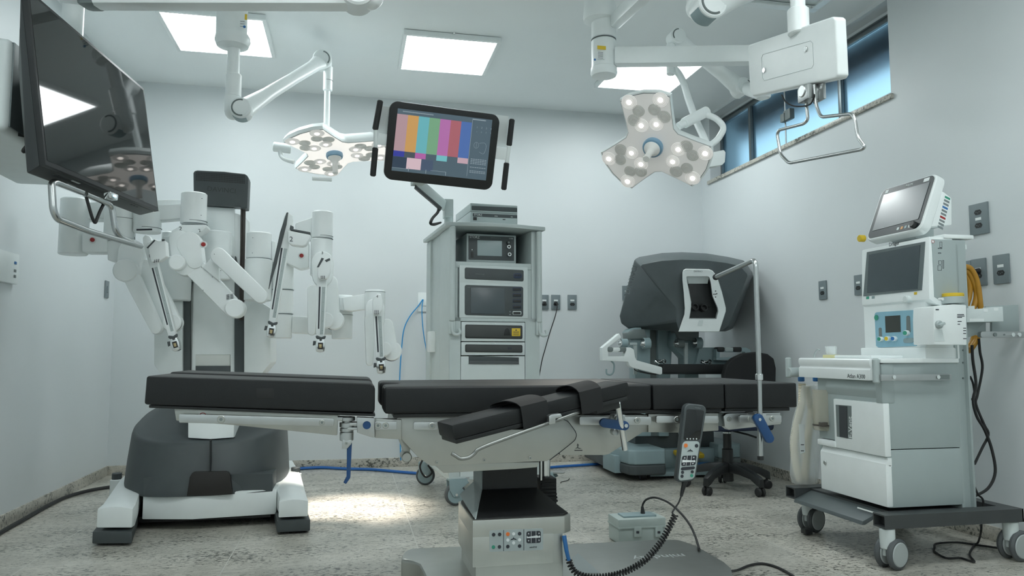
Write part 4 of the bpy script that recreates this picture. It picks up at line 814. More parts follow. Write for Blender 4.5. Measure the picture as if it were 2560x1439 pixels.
# ================================================================ touchscreen on its arm
TL, TR, BR, BL = V((.177, 3.851, 2.171)), V((.764, 3.889, 2.143)), V((.739, 4.002, 1.755)), V((.152, 3.963, 1.782))
mo = thing('touchscreen_monitor', 'black-framed touchscreen showing colour bars on an arm above the equipment cart', 'monitor', at(1122, 555, 4.66))
mx, my = (TR-TL).normalized(), (BL-TL); my = (my-mx*my.dot(mx)).normalized(); mn = mx.cross(my); mn = mn if mn.y > 0 else -mn   # away from us
def mp_(px, py, off=0): d = ray(px, py); o = V((0, 0, HC)); t = (TL-o).dot(mn)/d.dot(mn); return o+d*t+mn*off
W_, H_ = (TR-TL).length, (BL-TL).length
def ml(u, v, off=0): return TL+mx*u+my*v+mn*off
b = MB(); b.prism([ml(x, y, .0) for x, y in rrect(0, 0, W_, H_, .045, 8)], mn*.042, .006, 3); hs = build('bezel', b, mat('gloss_black', (.012, .013, .014), .22), mo)
sc4 = [mp_(994.6, 270.4), mp_(1231, 299.6), mp_(1214.6, 451), mp_(978.7, 425.8)]
def su(u, v, off=-.0006):
    p = sc4[0].lerp(sc4[1], u).lerp(sc4[3].lerp(sc4[2], u), v); return p+mn*off
def srect(b, u0, v0, u1, v1, off): b.prism([su(u0, v0, off), su(u1, v0, off), su(u1, v1, off), su(u0, v1, off)], mn*-.0004)
def lin(r, g, b_): return tuple(((c/255+.055)/1.055)**2.4 if c > 10 else c/255/12.92 for c in (r, g, b_))
scr = MB(); srect(scr, 0, 0, 1, 1, -.0004); scr = build('screen', scr, glow('screen_slate', lin(74, 94, 106), .40, .02), mo, 'lit screen with colour bars')
bars = [(172, 142, 148), (196, 150, 84), (98, 172, 180), (112, 160, 124), (172, 104, 164), (164, 92, 102), (70, 104, 166)]
for k, c in enumerate(bars):
    b = MB(); srect(b, .0+.112*k, .085, .112*(k+1), .672, -.001); build('colour_bar', b, glow('bar_%d%d%d' % c, lin(*c), .42, .02), scr)
for k, c in ((0, (44, 52, 150)), (1, (66, 76, 84)), (2, (172, 92, 160)), (3, (70, 88, 100)), (4, (110, 184, 190)), (6, (190, 160, 170))):
    b = MB(); srect(b, .112*k, .672, .112*(k+1), .762, -.001); build('colour_block', b, glow('blk_%d%d%d' % c, lin(*c), .42, .02), scr)
for u0, u1, c in ((0, .145, (38, 56, 76)), (.145, .295, (208, 182, 190)), (.295, .42, (64, 80, 104))):
    b = MB(); srect(b, u0, .765, u1, .945, -.001); build('colour_block', b, glow('blk_%d%d%d' % c, lin(*c), .42, .02), scr)
ln = glow('screen_line', lin(150, 166, 174), .38, .02)
b = MB()
for u0, v0, u1, v1 in ((.787, .02, .79, .96), (.0, .945, .17, .95), (.17, .92, .175, .985), (.4, .93, .56, .935), (.35, .93, .355, .99), (.56, .93, .565, .99)): srect(b, u0, v0, u1, v1, -.0016)
build('screen_lines', b, ln, scr); b = MB(); srect(b, .79, .02, .93, .035, -.0016); build('panel_title', b, ln, scr); b = MB()
for v in (.665, .69, .715, .74, .80, .86, .885):
    for k in range(7): srect(b, .812+.025*k, v, .831+.025*k, v+.010, -.0016)
build('screen_text', b, ln, scr); b = MB()
for k in range(22): srect(b, .055+.0145*k, .03, .066+.0145*k, .045, -.0016)
build('header_text', b, ln, scr)
for i in range(4):
    o = su(.845+.05*i, .15, -.0022); text(str(i+1), .010, o, mx, -my, ln, scr)
    o = su(.845+.05*i, .22, -.0022); text(str(i+1), .007, o, mx, -my, ln, scr)
b = MB(); cen = su(.855, .44, -.002); b.tube([cen+mx*(.013*math.cos(a))+my*(.016*math.sin(a)) for a in [2*math.pi*k/20 for k in range(20)]], .0006, n=5, cyc=True); b.tube([cen-my*.014, cen+my*.014], .0006, n=5); b.tube([cen+mx*.016-my*.012, cen+mx*.045-my*.016, cen+mx*.055+my*.004, cen+mx*.045+my*.04, cen+mx*.02+my*.034], .0006, n=5, smooth=5); build('screen_diagram', b, ln, scr)
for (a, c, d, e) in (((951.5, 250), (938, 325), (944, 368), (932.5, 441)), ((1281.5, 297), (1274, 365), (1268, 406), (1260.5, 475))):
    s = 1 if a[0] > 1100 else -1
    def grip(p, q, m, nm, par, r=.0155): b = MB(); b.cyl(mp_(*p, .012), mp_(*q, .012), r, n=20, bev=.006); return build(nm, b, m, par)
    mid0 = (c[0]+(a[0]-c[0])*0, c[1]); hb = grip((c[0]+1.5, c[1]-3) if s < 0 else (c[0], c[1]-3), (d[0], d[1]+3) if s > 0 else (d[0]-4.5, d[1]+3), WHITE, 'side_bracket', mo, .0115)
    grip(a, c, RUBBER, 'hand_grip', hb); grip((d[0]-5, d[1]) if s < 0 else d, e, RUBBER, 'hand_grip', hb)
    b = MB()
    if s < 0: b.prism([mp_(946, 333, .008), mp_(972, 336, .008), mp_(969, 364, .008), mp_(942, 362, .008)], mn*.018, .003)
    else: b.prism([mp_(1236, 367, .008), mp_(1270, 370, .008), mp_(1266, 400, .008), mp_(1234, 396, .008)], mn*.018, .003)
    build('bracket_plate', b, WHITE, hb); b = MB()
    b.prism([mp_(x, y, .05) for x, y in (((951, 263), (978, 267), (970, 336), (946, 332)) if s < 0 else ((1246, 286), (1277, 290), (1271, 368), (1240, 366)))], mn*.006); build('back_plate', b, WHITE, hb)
post = at(1122, 540, 4.66); e0 = at(1040, 452, 4.16); e1 = at(1112, 515, 4.62)
b = MB(); dv = (e1-e0).normalized(); sd = dv.cross(V((0, 1, 0))).normalized()
def armsec(p, w, y0, y1): return [p+sd*-w+V((0, y0, 0)), p+sd*w+V((0, y0, 0)), p+sd*w+V((0, y1, 0)), p+sd*-w+V((0, y1, 0))]
b.loft([armsec(e0, .028, -.03, .03), armsec(e1, .030, -.03, .03)], bev=.006); am = build('support_arm', b, CART, mo)
b = MB(); off = sd*(.034 if sd.z < 0 else -.034)
b.loft([armsec(e0+off, .008, -.028, .02), armsec(e1+off-dv*.05, .010, -.028, .02)], bev=.003); build('cable_cover', b, BLACK, am)
b = MB(); b.cyl((post.x, 4.66, zt-.004), (post.x, 4.66, at(1122, 500, 4.66).z), .028, n=26, bev=.003); b.slab([(1111, 496), (1134, 497), (1134, 541), (1111, 541)], 4.60, .10, .006); build('arm_post', b, CART, mo)
b = MB(); c0 = ml(W_*.45, H_*.72, .042); b.loft([[c0+mx*x+my*y for x, y in ((-.05, -.05), (.05, -.05), (.05, .05), (-.05, .05))], [e0+V((x, .0, y)) for x, y in ((-.03, .03), (.03, .03), (.03, -.03), (-.03, -.03))]]); build('mount_plate', b, CART, mo)
b = MB()
for k in (0, 1): b.tube([at(1096+k*2, 515, 4.58), at(1093+k*3, 530, 4.55), at(1080+k*3, 545, 4.52), at(1075+k*3, 558, 4.50), at(1085, 562-k*3, 4.54), at(1102, 556, 4.62)], .006, n=8, smooth=5)
build('arm_cable', b, RUBBER, mo)
# ================================================================ surgeon console
sg = thing('surgeon_console', 'large charcoal-hooded surgeon console with white viewer frame, behind the table at right', 'surgeon console', (at(1690, 1150, 5.2).x, 5.3, 0))
S_ = [(1586, 649), (1598, 642), (1655, 632), (1705, 630), (1766, 633), (1821, 642), (1860, 651), (1881, 681), (1882, 687), (1857, 755), (1832, 821), (1814, 828), (1694, 828), (1571, 821), (1553, 808), (1549, 789), (1568, 718)]
F_ = [(1601, 665), (1606, 660), (1655, 651), (1705, 648), (1766, 650), (1815, 656), (1850, 664), (1868, 684), (1869, 690), (1845, 755), (1822, 814), (1806, 826), (1698, 827), (1694, 800), (1692, 772), (1680, 757), (1640, 711)]
yS, yF = 5.02, 4.76
c_ = V((sum(p[0] for p in S_)/len(S_), sum(p[1] for p in S_)/len(S_)))
b = MB(); b.loft([[at(*p, yF) for p in F_], [at(*p, yS+(.12 if p[1] > 700 and p[0] < 1580 else 0)) for p in S_], [at(c_.x+(x-c_.x)*.97, c_.y+(y-c_.y)*.97, yS).lerp(at(c_.x+(x-c_.x)*.97, c_.y+(y-c_.y)*.97, 5.5), 1) for x, y in S_]], bev=.012)
hood = build('viewer_hood', b, CONS, sg, 'charcoal faceted hood', ang=25)
text('DAVINCI', .038, at(1577, 700, 4.995)+V((-.004, -.02, .0)), at(1587, 660, 5.0)-at(1566, 735, 5.0), V((-1, 0, .2)), PRINTG, hood)
O_ = [(1706, 682), (1708, 675), (1714, 671.5), (1772, 672.5), (1781, 676), (1787, 683), (1795, 698), (1805, 730), (1814.5, 769), (1814.5, 778), (1806, 805), (1798, 829), (1696, 829), (1704, 805), (1711, 785), (1712, 770), (1709, 730), (1706, 700)]
I_ = [(1716, 692), (1717, 690.5), (1720, 690), (1768, 690), (1772, 691), (1774, 694), (1777, 705), (1782, 740), (1795, 770), (1796, 778), (1793, 788), (1791, 797), (1722, 797), (1724, 785), (1727, 768), (1727, 755), (1721, 722), (1717, 705)]
yb0 = 4.675
b = MB(); b.loft([[at(*p, yF+.01) for p in O_], [at(*p, yb0+.008) for p in O_], [at(1755+(x-1755)*.985, 750+(y-750)*.985, yb0) for x, y in O_], [at(*p, yb0+.004) for p in I_], [at(1752+(x-1752)*.93, 745+(y-745)*.95, yF-.004) for x, y in I_]], cap=False); bz = build('viewer_frame', b, WHITE, sg, 'white viewer frame', ang=50)
ptext('DAVINCI', 4.2, 1745, 678, yb0, PRINTG, bz)
b = MB(); b.slab([(1718, 700), (1775, 700), (1797, 778), (1793, 800), (1718, 800)], yF-.006, .004); vw = build('viewer_recess', b, BLACK, sg); b = MB(); b.prism([at(1716, 690, yF-.06), at(1773, 690, yF-.06), at(1769, 709, yF-.02), at(1722, 709, yF-.02)], (0, .012, 0)); build('recess_ledge', b, PALE, vw)
b = MB(); b.slab([(1722, 708), (1769, 708), (1781, 762), (1776, 766), (1729, 764), (1726, 757)], yF-.022, .014, .005); hd_ = build('forehead_pad', b, BLACK, vw)
for x, y in ((1738, 769), (1761, 771)):
    p = at(x, y+2, yF-.04); b = MB(); b.lathe(p+V((0, .034, 0)), (0, -1, .35), [(.018, 0), (.023, .036), (.025, .040), (.018, .041), (.013, .022)], 24); build('eyepiece', b, RUBBER, vw)
b = MB()
for x, y in ((1789, 727), (1785, 735), (1792, 734), (1789, 742), (1789, 735)): p = at(x, y, yb0-.0); b.cyl(p+V((0, .006, 0)), p+V((0, -.002, 0)), .0035, n=10)
build('speaker_dot', b, BLACK, bz)
b = MB(); b.slab([(1748, 800), (1758, 800), (1755, 814), (1744, 814)], yb0, -.001); build('badge', b, PALE, bz)
# column, uprights and hand-control joints
b = MB(); b.slab([(1616, 810), (1684, 810), (1676, 950), (1674, 1090), (1614, 1090), (1616, 945)], 5.2, .25, .01); build('column', b, MGREY, sg)
b = MB(); b.slab([(1645, 810), (1683, 810), (1675, 950), (1672, 1090), (1648, 1090)], 5.16, .05, .006); build('column_cover', b, BLUEGREY, sg)
b = MB(); b.slab([(1569, 830), (1576, 822), (1590, 818), (1626, 818), (1628, 1090), (1588, 1090), (1588, 880)], 5.05, .12, .008); build('upright', b, BLUEGREY, sg); b = MB(); b.slab([(1690, 815), (1748, 815), (1748, 850), (1745, 1090), (1712, 1090), (1712, 895), (1684, 865)], 5.05, .12, .008); build('upright', b, BLUEGREY, sg)
b = MB(); b.slab([(1568, 832), (1586, 823), (1612, 822), (1618, 845), (1570, 848)], 5.02, .1, .006); build('joint_cover', b, MGREY, sg); b = MB(); b.slab([(1690, 826), (1748, 826), (1746, 850), (1700, 852)], 5.02, .1, .006); build('joint_cover', b, MGREY, sg)
for x, y, r, m in ((1560, 857, 11, BLUEGREY), (1616, 858, 14, BLUEGREY), (1700, 858, 11, MGREY), (1745, 857, 14, BLUEGREY)):
    p = at(x, y, 4.98); q = r*mpp(x, y, 5); b = MB(); b.cyl(p+V((-.025, 0, 0)), p+V((.025, 0, 0)), q, n=30, bev=.004); jd = build('joint_drum', b, m, sg)
    b = MB(); b.cyl(p+V((-.031, 0, 0)), p+V((-.004, 0, 0)), q*.92, n=28); b.cyl(p+V((-.045, -.0, 0)), p+V((-.02, 0, 0)), q*.4, n=16); build('chrome_ring', b, CHROME, jd)
for x in (1588, 1715):
    b = MB(); b.slab([(x-3, 858), (x+5, 858), (x+5, 935), (x-3, 935)], 4.97, .02, .002); b.slab([(x-14, 856), (x+5, 856), (x+5, 862), (x-14, 862)], 4.96, .02, .002); build('master_link', b, LGREY, sg)
for x, y in ((1648, 903), (1762, 904)):
    b = MB(); p = at(x, y, 4.95)
    for k in (-1, 1): b.tube([p+V((k*.01, 0, 0)), p+V((k*.03, -.01, .012)), p+V((k*.035, -.03, 0)), p+V((k*.015, -.035, -.012))], .006, n=8, smooth=4)
    b.cyl(p+V((-.03, .01, 0)), p+V((.03, .01, 0)), .011, n=16, bev=.002); build('master_grip', b, CHROME, sg)
# armrest frame and pad
b = MB(); b.slab([(1505, 869), (1548, 833), (1554, 843), (1520, 868), (1545, 868), (1545, 880), (1521, 880), (1521, 890), (1560, 890), (1568, 868), (1576, 868), (1585, 873), (1588, 892), (1592, 900), (1654, 917), (1656, 920), (1656, 934), (1650, 936), (1582, 919), (1574, 914), (1571, 904), (1506, 901)], 4.86, .06, .006); arm = build('armrest_frame', b, WHITE, sg)
b = MB(); b.slab([(1791, 873), (1797, 868), (1866, 868), (1877, 874), (1877, 900), (1791, 900), (1791, 893), (1865, 892), (1863, 880), (1800, 880), (1800, 893), (1791, 893)], 4.95, .05, .004); build('armrest_frame', b, BLUEGREY, sg)
for x0, x1 in ((1520, 1533), (1551, 1566)): b = MB(); b.rr(x0, 867, x1, 879, 4, 4.852, .06, .004); build('grip_sleeve', b, MGREY, arm)
b = MB(); b.rr(1533, 868, 1551, 878, 4, 4.856, .05, .004); build('grip_bar', b, WHITE, arm)
for x0, x1 in ((1794, 1812), (1834, 1855)): b = MB(); b.rr(x0, 867, x1, 879, 4, 4.94, .06, .004); build('grip_sleeve', b, BLACK, sg)
b = MB(); b.rr(1812, 868, 1834, 878, 4, 4.945, .05, .004); build('grip_bar', b, LGREY, sg)
b = MB(); b.rr(1657, 910, 1905, 935, 5, 4.87, .09, .01); build('armrest_pad', b, VINYL, sg)
b = MB(); b.slab([(1749, 868), (1793, 868), (1793, 900), (1860, 902), (1860, 930), (1735, 930)], 5.02, .06, .004); build('control_shelf', b, BLUEGREY, sg)
b = MB(); b.tube([at(1528, 902, 4.88), at(1535, 910, 4.88), at(1534, 928, 4.88), at(1527, 936, 4.88), at(1517, 934, 4.88), at(1516, 922, 4.88)], .006, n=8, smooth=4); build('hook', b, BLUEGREY, arm)
b = MB()
for dx in (0, 9): b.tube([at(1585+dx, 915, 4.9), at(1588+dx, 925, 4.9), at(1612+dx, 932, 4.88), at(1640+dx, 936, 4.88)], .003, n=6, smooth=4)
build('thin_cable', b, RUBBER, arm)
# base with two lobes and the pedal tray
def lobe(pts, z0, z1, zb, m, nm, parent, lab=None):
    b = MB(); b.prism([(p.x, p.y, z0) for p in pts], (0, 0, z1-z0), .014, 3); return build(nm, b, m, parent, lab)
bx0, bx1 = 1.90, 2.80
b = MB(); b.bb((1.99, 5.15, .04), (2.66, 5.85, .18), .012); bs = build('base', b, BLUEGREY, sg)
b = MB(); b.bb((2.02, 5.22, .18), (2.64, 5.7, .43), .01); build('base_step', b, CHAR, bs)
for x0, x1, y0 in ((1.835, 2.13, 4.90), (2.60, 2.80, 5.08)):
    P_ = [V((x0+.02, y0+.02, 0)), V((x0+.06, y0-.01, 0)), V((x1-.02, y0-.01, 0)), V((x1, y0+.04, 0)), V((x1, 5.86, 0)), V((x0-.0, 5.86, 0)), V((x0-.02, y0+.35, 0))]
    if x0 > 2.5: P_ = [V((x0, y0, 0)), V((x1-.03, y0, 0)), V((x1, y0+.05, 0)), V((x1, 5.86, 0)), V((x0, 5.86, 0))]
    lb = lobe(P_, .115, .215, 0, BLUEGREY, 'base_lobe', bs); lobe(P_, .045, .115, 0, MGREY if x0 > 2.5 else CHAR, 'lobe_bumper', lb)
    b = MB(); b.cyl(((x0+x1)/2-.02, y0+.09, .03), ((x0+x1)/2+.02, y0+.09, .03), .03, n=20, bev=.004); b.cyl(((x0+x1)/2-.02, 5.72, .03), ((x0+x1)/2+.02, 5.72, .03), .03, n=20, bev=.004); build('caster', b, BLACK, lb)
b = MB(); b.bb((1.80, 5.05, .04), (1.86, 5.30, .16), .008); build('side_pod', b, BLUEGREY, bs)
b = MB(); b.bb((2.03, 4.97, .02), (2.60, 5.2, .05), .006); tr = build('pedal_tray', b, BLUEGREY, bs)
for c, s, m, lab in (((2.36, 5.06, .155), (.19, .12, .035), YELLOW, 'yellow foot pedal'), ((2.46, 5.0, .08), (.11, .10, .03), BLUE, 'blue foot pedal'), ((2.07, 5.10, .165), (.055, .06, .05), BLACK, 'small black pedal')):
    b = MB(); b.box(c, s, .014, Euler((math.radians(10), 0, 0)).to_matrix(), 3); b.bb((c[0]-s[0]*.2, c[1]+.02, .045), (c[0]+s[0]*.2, c[1]+.05, c[2])); build('foot_pedal', b, m, tr, lab)
# ================================================================ stool
stx, sty = 2.325, 4.52
so = thing('swivel_chair', 'black five-star swivel chair with rounded backrest, between table and console', 'swivel chair', (stx, sty, 0))
stx = at(1820, 1180, sty).x
b = MB(); b.cyl((stx, sty, .055), (stx, sty, .26), .034, n=26, bev=.004); b.cyl((stx, sty, .24), (stx, sty, .38), .026, n=24); build('gas_column', b, BLACK, so)
b = MB(); b.cyl((stx, sty, .355), (stx, sty, .368), .030, n=24, bev=.002); build('chrome_collar', b, CHROME, so)
c1, c2 = fl(1768, 1240), fl(1908, 1242); a1 = math.atan2(c2.y-sty, c2.x-stx)
star = MB()
for k in range(5):
    a = a1+2*math.pi*k/5-.02; d = V((math.cos(a), math.sin(a), 0)); n = V((-d.y, d.x, 0)); o = V((stx, sty, 0))
    R = lambda r, z, w, h: [o+d*r+n*-w+V((0, 0, z-h)), o+d*r+n*w+V((0, 0, z-h)), o+d*r+n*w*.75+V((0, 0, z+h)), o+d*r-n*w*.75+V((0, 0, z+h))]
    b = MB(); b.loft([R(.02, .145, .034, .03), R(.12, .138, .03, .026), R(.21, .118, .027, .022), R(.262, .092, .025, .026), R(.285, .080, .02, .026)], bev=.007); lg = build('star_leg', b, BLACK, so)
    p = o+d*.268; b = MB()
    for s in (-1, 1): b.cyl(p+n*(s*.006)+V((0, 0, .027)), p+n*(s*.026)+V((0, 0, .027)), .027, n=24, bev=.006)
    b.cyl(p+V((0, 0, .03)), p+V((0, 0, .075)), .008, n=10); build('caster', b, RUBBER, lg)
b = MB(); b.box((stx+.02, sty+.02, .415), (.42, .42, .06), .03, None, 3); build('seat', b, mat('dark_blue_fabric', (.012, .022, .05), .8), so)
b = MB(); b.tube([(stx+.02, sty-.02, .375), at(1850, 1081, sty-.05), at(1870, 1086, sty-.07), at(1891, 1093, sty-.08)], .006, n=8); build('height_lever', b, BLACK, so)
b = MB(); b.slab([(1813, 955), (1812, 935), (1819, 911), (1835, 895), (1860, 883), (1893, 879), (1920, 884), (1936, 896), (1941, 920), (1940, 990), (1925, 1005), (1830, 1005), (1816, 990)], sty+.12, .06, .014, 3); build('backrest', b, mat('black_fabric', (.013, .014, .015), .85), so)
b = MB(); b.slab([(1864, 990), (1884, 990), (1882, 1050), (1866, 1050)], sty+.19, .012); b.bb((stx, sty, .385), at(1874, 1050, sty+.2)+V((.02, .02, -.0))); build('back_bar', b, BLACK, so)
# ================================================================ anaesthesia machine (its front faces left, toward the table)
XF, YN, YFAR, XB, XU = 2.183, 2.80, 3.246, 2.56, 2.415
am_ = thing('anaesthesia_machine', 'tall white and grey anaesthesia machine with large screen on a wheeled base, at right', 'anaesthesia machine', (2.42, 3.05, 0))
L3 = V((-1, 0, 0))
def sideface(b, pts, X, th, bev=0): b.prism([atX(x, y, X) for x, y in pts], (th, 0, 0), bev)
def xr(b, y0, y1, z0, z1, r, X, th, bev=0):
    b.prism([V((X, p[0], p[1])) for p in rrect(y0, z0, y1, z1, r)], (th, 0, 0), bev)
def xpx(name, pts, X, th, m, parent, label=None, bev=0): b = MB(); sideface(b, pts, X, th, bev); return build(name, b, m, parent, label)
def xrr(x0, y0, x1, y1, sl, r=3): return [(x, y+(x-(x0+x1)/2)*sl) for x, y in rrect(x0, y0, x1, y1, r)]
z1 = at(2217, 1270, YN).z; z2 = at(2217, 1124, YN).z; ztop = at(2217, 955, YN).z
SIDE = mat('machine_side_grey', (.37, .43, .43), .38, var=.015)
b = MB(); b.bb((XF+.012, YN, z1), (XB, YFAR+.02, z2-.0015), .004); b.bb((XF+.012, YN, z2+.0015), (XB, YFAR+.02, atX(1998, 894, 2.162).z-.016), .004); build('cabinet', b, SIDE, am_)
dz = atX(2053, 1111, XF).z
b = MB(); b.bb((XF, YN-.004, z1+.004), (XF+.03, YFAR, dz-.028), .006); b.prism([(XF, YN-.004, dz-.03), (XF+.012, YN-.004, dz-.012), (XF+.012, YN-.004, dz-.004), (XF+.03, YN-.004, dz-.004), (XF+.03, YN-.004, dz-.04)], (0, YFAR-YN, 0)); dr = build('drawer_front', b, WHITE, am_)
p = atX(2063, 1155.5, XF); b = MB(); b.cyl(p, p+L3*.005, .010, n=22, bev=.002); build('drawer_lock', b, CHROME, dr)
vz1, vz0 = atX(2210, 1008, XF).z, dz; yv = atX(2083, 1000, XF).y
b = MB(); b.bb((XF, YN-.004, vz0), (XF+.03, yv, vz1), .005); b.bb((XF-.008, yv-.01, vz0), (XF+.04, YFAR+.01, vz0+.028), .008); vp = build('ventilator_door', b, WHITE, am_)
xpx('door_window', [(2089, 1011), (2128, 1014), (2129.5, 1097), (2092, 1090)], XF-.001, .003, MGREY, vp); xpx('door_window_glass', [(2097, 1013), (2117, 1015), (2118, 1095), (2099, 1091)], XF-.003, .003, mat('smoky_window', (.05, .055, .06), .2), vp)
p = atX(2126, 1068, XF-.0015); text('E-Vent', .026, p, (0, 0, 1), (0, 1, 0), PRINTW, vp)
# work top and grey belly under it
XT = 2.162; t0, t1 = at(2173, 951, 2.85), atX(1997, 942, 2.162)
zt0, zt1 = t0.z, atX(1998, 894, XT).z
b = MB(); b.prism([(XT, 2.845, zt0), (XT, 2.845, zt0+.045), (XT+.008, 2.845, zt0+.052), (XT+.004, 2.845, zt0+.06), (XT, 2.845, zt0+.07), (XT, 2.845, zt1-.006), (XT+.008, 2.845, zt1), (XU+.05, 2.845, zt1), (XU+.05, 2.845, zt0)], (0, t1.y-2.845, 0), .003); wt = build('work_top', b, WHITE, am_, 'white work top')
b = MB(); b.prism([(XT+.012, YN-.01, zt1+.001), (XB, YN-.01, zt1+.001), (XB, YN-.01, zt1-.018), (XT+.012, YN-.01, zt1-.018)], (0, .10, 0), .004); build('top_edge', b, WHITE, wt)
p = atX(2140, 940.5, XT-.0005); text('Atlan A300', .019, p, (0, -1, 0), (0, 0, 1), PRINT, wt)
b = MB(); bz = atX(2210, 1008, XF).z
b.prism([(XT+.03, YN+.03, zt0-.002), (XT+.02, YN+.03, zt0-.04), (XT+.035, YN+.03, bz+.012), (XT+.06, YN+.03, bz), (XB, YN+.03, bz), (XB, YN+.03, zt0-.002)], (0, .36, 0), .008); b.bb((XF-.002, YN-.003, bz-.002), (XF+.06, YN+.04, zt1-.02), .008); build('belly', b, SIDE, am_)
hz0, hz1 = at(2190, 958, 2.80).z, at(2190, 895, 2.80).z; hx_ = at(2190, 920, 2.79).x
b = MB(); b.cyl((hx_, 2.79, hz0), (hx_, 2.79, hz1), .0145, n=22, bev=.006); build('corner_grip', b, LGREY, am_)
q = at(1971, 920, 3.44); b = MB(); b.cyl((q.x, 3.44, at(1971, 944, 3.44).z), (q.x, 3.44, at(1971, 893, 3.44).z), .015, n=22, bev=.006); build('corner_grip', b, LGREY, am_)
b = MB(); q2 = at(1985, 930, 3.42); b.cyl(q2+V((-.03, 0, 0)), q2+V((.03, 0, 0)), .024, n=24, bev=.004); b.cyl(q2+V((.0, 0, 0)), q2+V((.09, 0, 0)), .012, n=16); build('hose_holder', b, LGREY, am_)
b = MB(); b.bb((at(2201, 943, YN-.03).x, YN-.035, at(2300, 950.5, YN-.03).z), (at(2377, 943, YN-.03).x, YN-.025, at(2300, 935, YN-.03).z), .002); rl = build('side_rail', b, ALU, am_)
for x in (2235, 2346): p = at(x, 942, YN-.036); b = MB(); b.cyl(p, p+V((0, -.003, 0)), .008, n=18); build('bolt', b, PALE, rl)
b = MB(); b.rr(2350, 936, 2374, 948, 2, YN-.0365, .002); build('rail_label', b, MGREY, rl)
# rear posts
b = MB(); x0, x1 = at(2391, 1000, YN).x, at(2424, 1000, YN).x; b.bb((x0+.004, YN+.0, .21), (x0+.018, YN+.07, at(2400, 860, YN).z)); b.bb((x0+.018, YN+.015, .21), (x1-.006, YN+.075, at(2400, 600, YN).z)); b.bb((x1-.006, YN-.004, .21), (x1+.005, YN+.08, at(2400, 600, YN).z), .002); b.bb((x0+.0, YN+.075, .21), (x1, YFAR, at(2400, 860, YN).z)); po = build('rear_post', b, SIDE, am_)
for y in (906, 945, 1212, 875): p = at(2407, y, YN+.015); b = MB(); b.cyl(p, p+V((0, -.003, 0)), .004, n=12); build('screw', b, MGREY, po)
# upper housing: controls, then the big display
UZ0, UZ1 = zt1-.002, atX(2166, 762, XU).z
b = MB(); b.bb((XU, YN+.005, UZ0), (XB+.02, 3.205, UZ1+.03), .006); b.bb((XU-.012, YN-.0, UZ0), (XB+.0, 3.22, UZ0+.05), .004); up = build('control_housing', b, WHITE, am_)
bp = xpx('gas_panel', [(2192, 780), (2283, 774.5), (2288, 777), (2291, 784), (2293, 858), (2290, 864), (2196, 868), (2190, 864), (2186.5, 786), (2188, 782)], XU-.004, .006, mat('pale_blue_plastic', (.27, .49, .60), .35), up, 'pale blue gas control panel')
xpx('gas_display', [(2212.5, 790), (2249.5, 787.5), (2251, 829), (2214, 831)], XU-.006, .003, mat('lcd_olive', (.05, .055, .05), .3), bp)
xpx('flow_tube', stadium(2270, 793, 4.4, 2271, 827, 5), XU-.006, .003, MGREY, bp); xpx('flow_tube', stadium(2200, 822, 3.4, 2201, 845, 3.4), XU-.006, .003, MGREY, bp); xpx('toggle_slot', stadium(2264, 851, 6, 2278, 850, 6), XU-.006, .003, BLUEGREY, bp)
for x, y, r, m in ((2205, 847, .011, GREEN), (2223, 846, .011, YELLOW), (2239, 846, .011, BLUE), (2270, 832, .012, GREEN)):
    p = atX(x, y, XU-.005); b = MB(); b.cyl(p, p+L3*.02+V((0, -.006, 0)), r, n=20, bev=.002); k = build('knob', b, WHITE, bp); b = MB(); b.cyl(p+L3*.0202+V((0, -.006, 0)), p+L3*.022+V((0, -.0065, 0)), r*.8, n=18); build('knob_cap', b, m, k)
p = atX(2191, 793.5, XU-.005); b = MB(); b.cyl(p, p+L3*.002, .013, n=22); lg = build('green_badge', b, GREEN, bp)
DZ1, DZ0 = atX(2325, 590, XU).z, atX(2325, 742, XU).z; DY0, DY1 = atX(2325, 650, XU).y, atX(2155, 650, XU).y
xd1 = at(2404, 600, YN).x
b = MB(); b.prism([(XU+.0, DY0, DZ1), (XU-.012, DY0, DZ0+.02), (XU-.012, DY0, DZ0-.01), (XU+.02, DY0, DZ0-.03), (XU+.10, DY0, DZ0-.055), (XU+.12, DY0, DZ1)], (0, DY1-DY0, 0), .008); dsp = build('display_housing', b, WHITE, am_, 'white housing of the big screen')
b = MB(); b.prism([(XU+.012, DY0+.002, DZ1-.012), (XU+.012, DY0+.002, DZ0), (XU+.10, DY0+.002, DZ0-.045), (xd1-.02, DY0+.002, DZ0-.045), (xd1-.02, DY0+.002, DZ1-.012)], (0, -.005, 0), .001); sp_ = build('side_panel', b, SIDE, dsp)
b = MB(); x2 = at(2376, 650, YN).x; b.bb((x2-.008, DY0-.003, DZ0-.02), (x2+.002, DY0+.02, DZ1-.03)); b.bb((x2+.002, DY0+.0, DZ1-.05), (xd1-.01, DY0+.02, DZ1-.03)); build('side_track', b, PALE, sp_)
b = MB(); b.bb((XU+.07, DY0-.006, DZ1-.006), (at(2415, 590, YN).x, DY1, DZ1+.012), .005); build('top_shelf', b, WHITE, dsp)
def dx(z): return XU-.012*(DZ1-z)/(DZ1-DZ0-.02)
def onD(px, py, off=0): q = atX(px, py, XU-.006); return V((dx(q.z)-off, q.y, q.z))
def dpx(name, pts, m, parent, off, th=.002, label=None): b = MB(); b.prism([onD(x, y, off) for x, y in pts], (th, 0, 0)); return build(name, b, m, parent, label)
scz = dpx('screen_bezel', [(2166, 630), (2311, 603.5), (2308, 725), (2162, 740)], mat('bezel_grey', (.13, .16, .165), .4), dsp, .003, .004)
dpx('screen', [(2172, 636.5), (2300, 612), (2298, 722), (2172, 731.5)], LCD, scz, .0045, .002, 'dark glossy screen')
text('Dräger', .017, onD(2233, 609, .0015), (0, -1, 0), (0, 0, 1), PRINT, dsp)
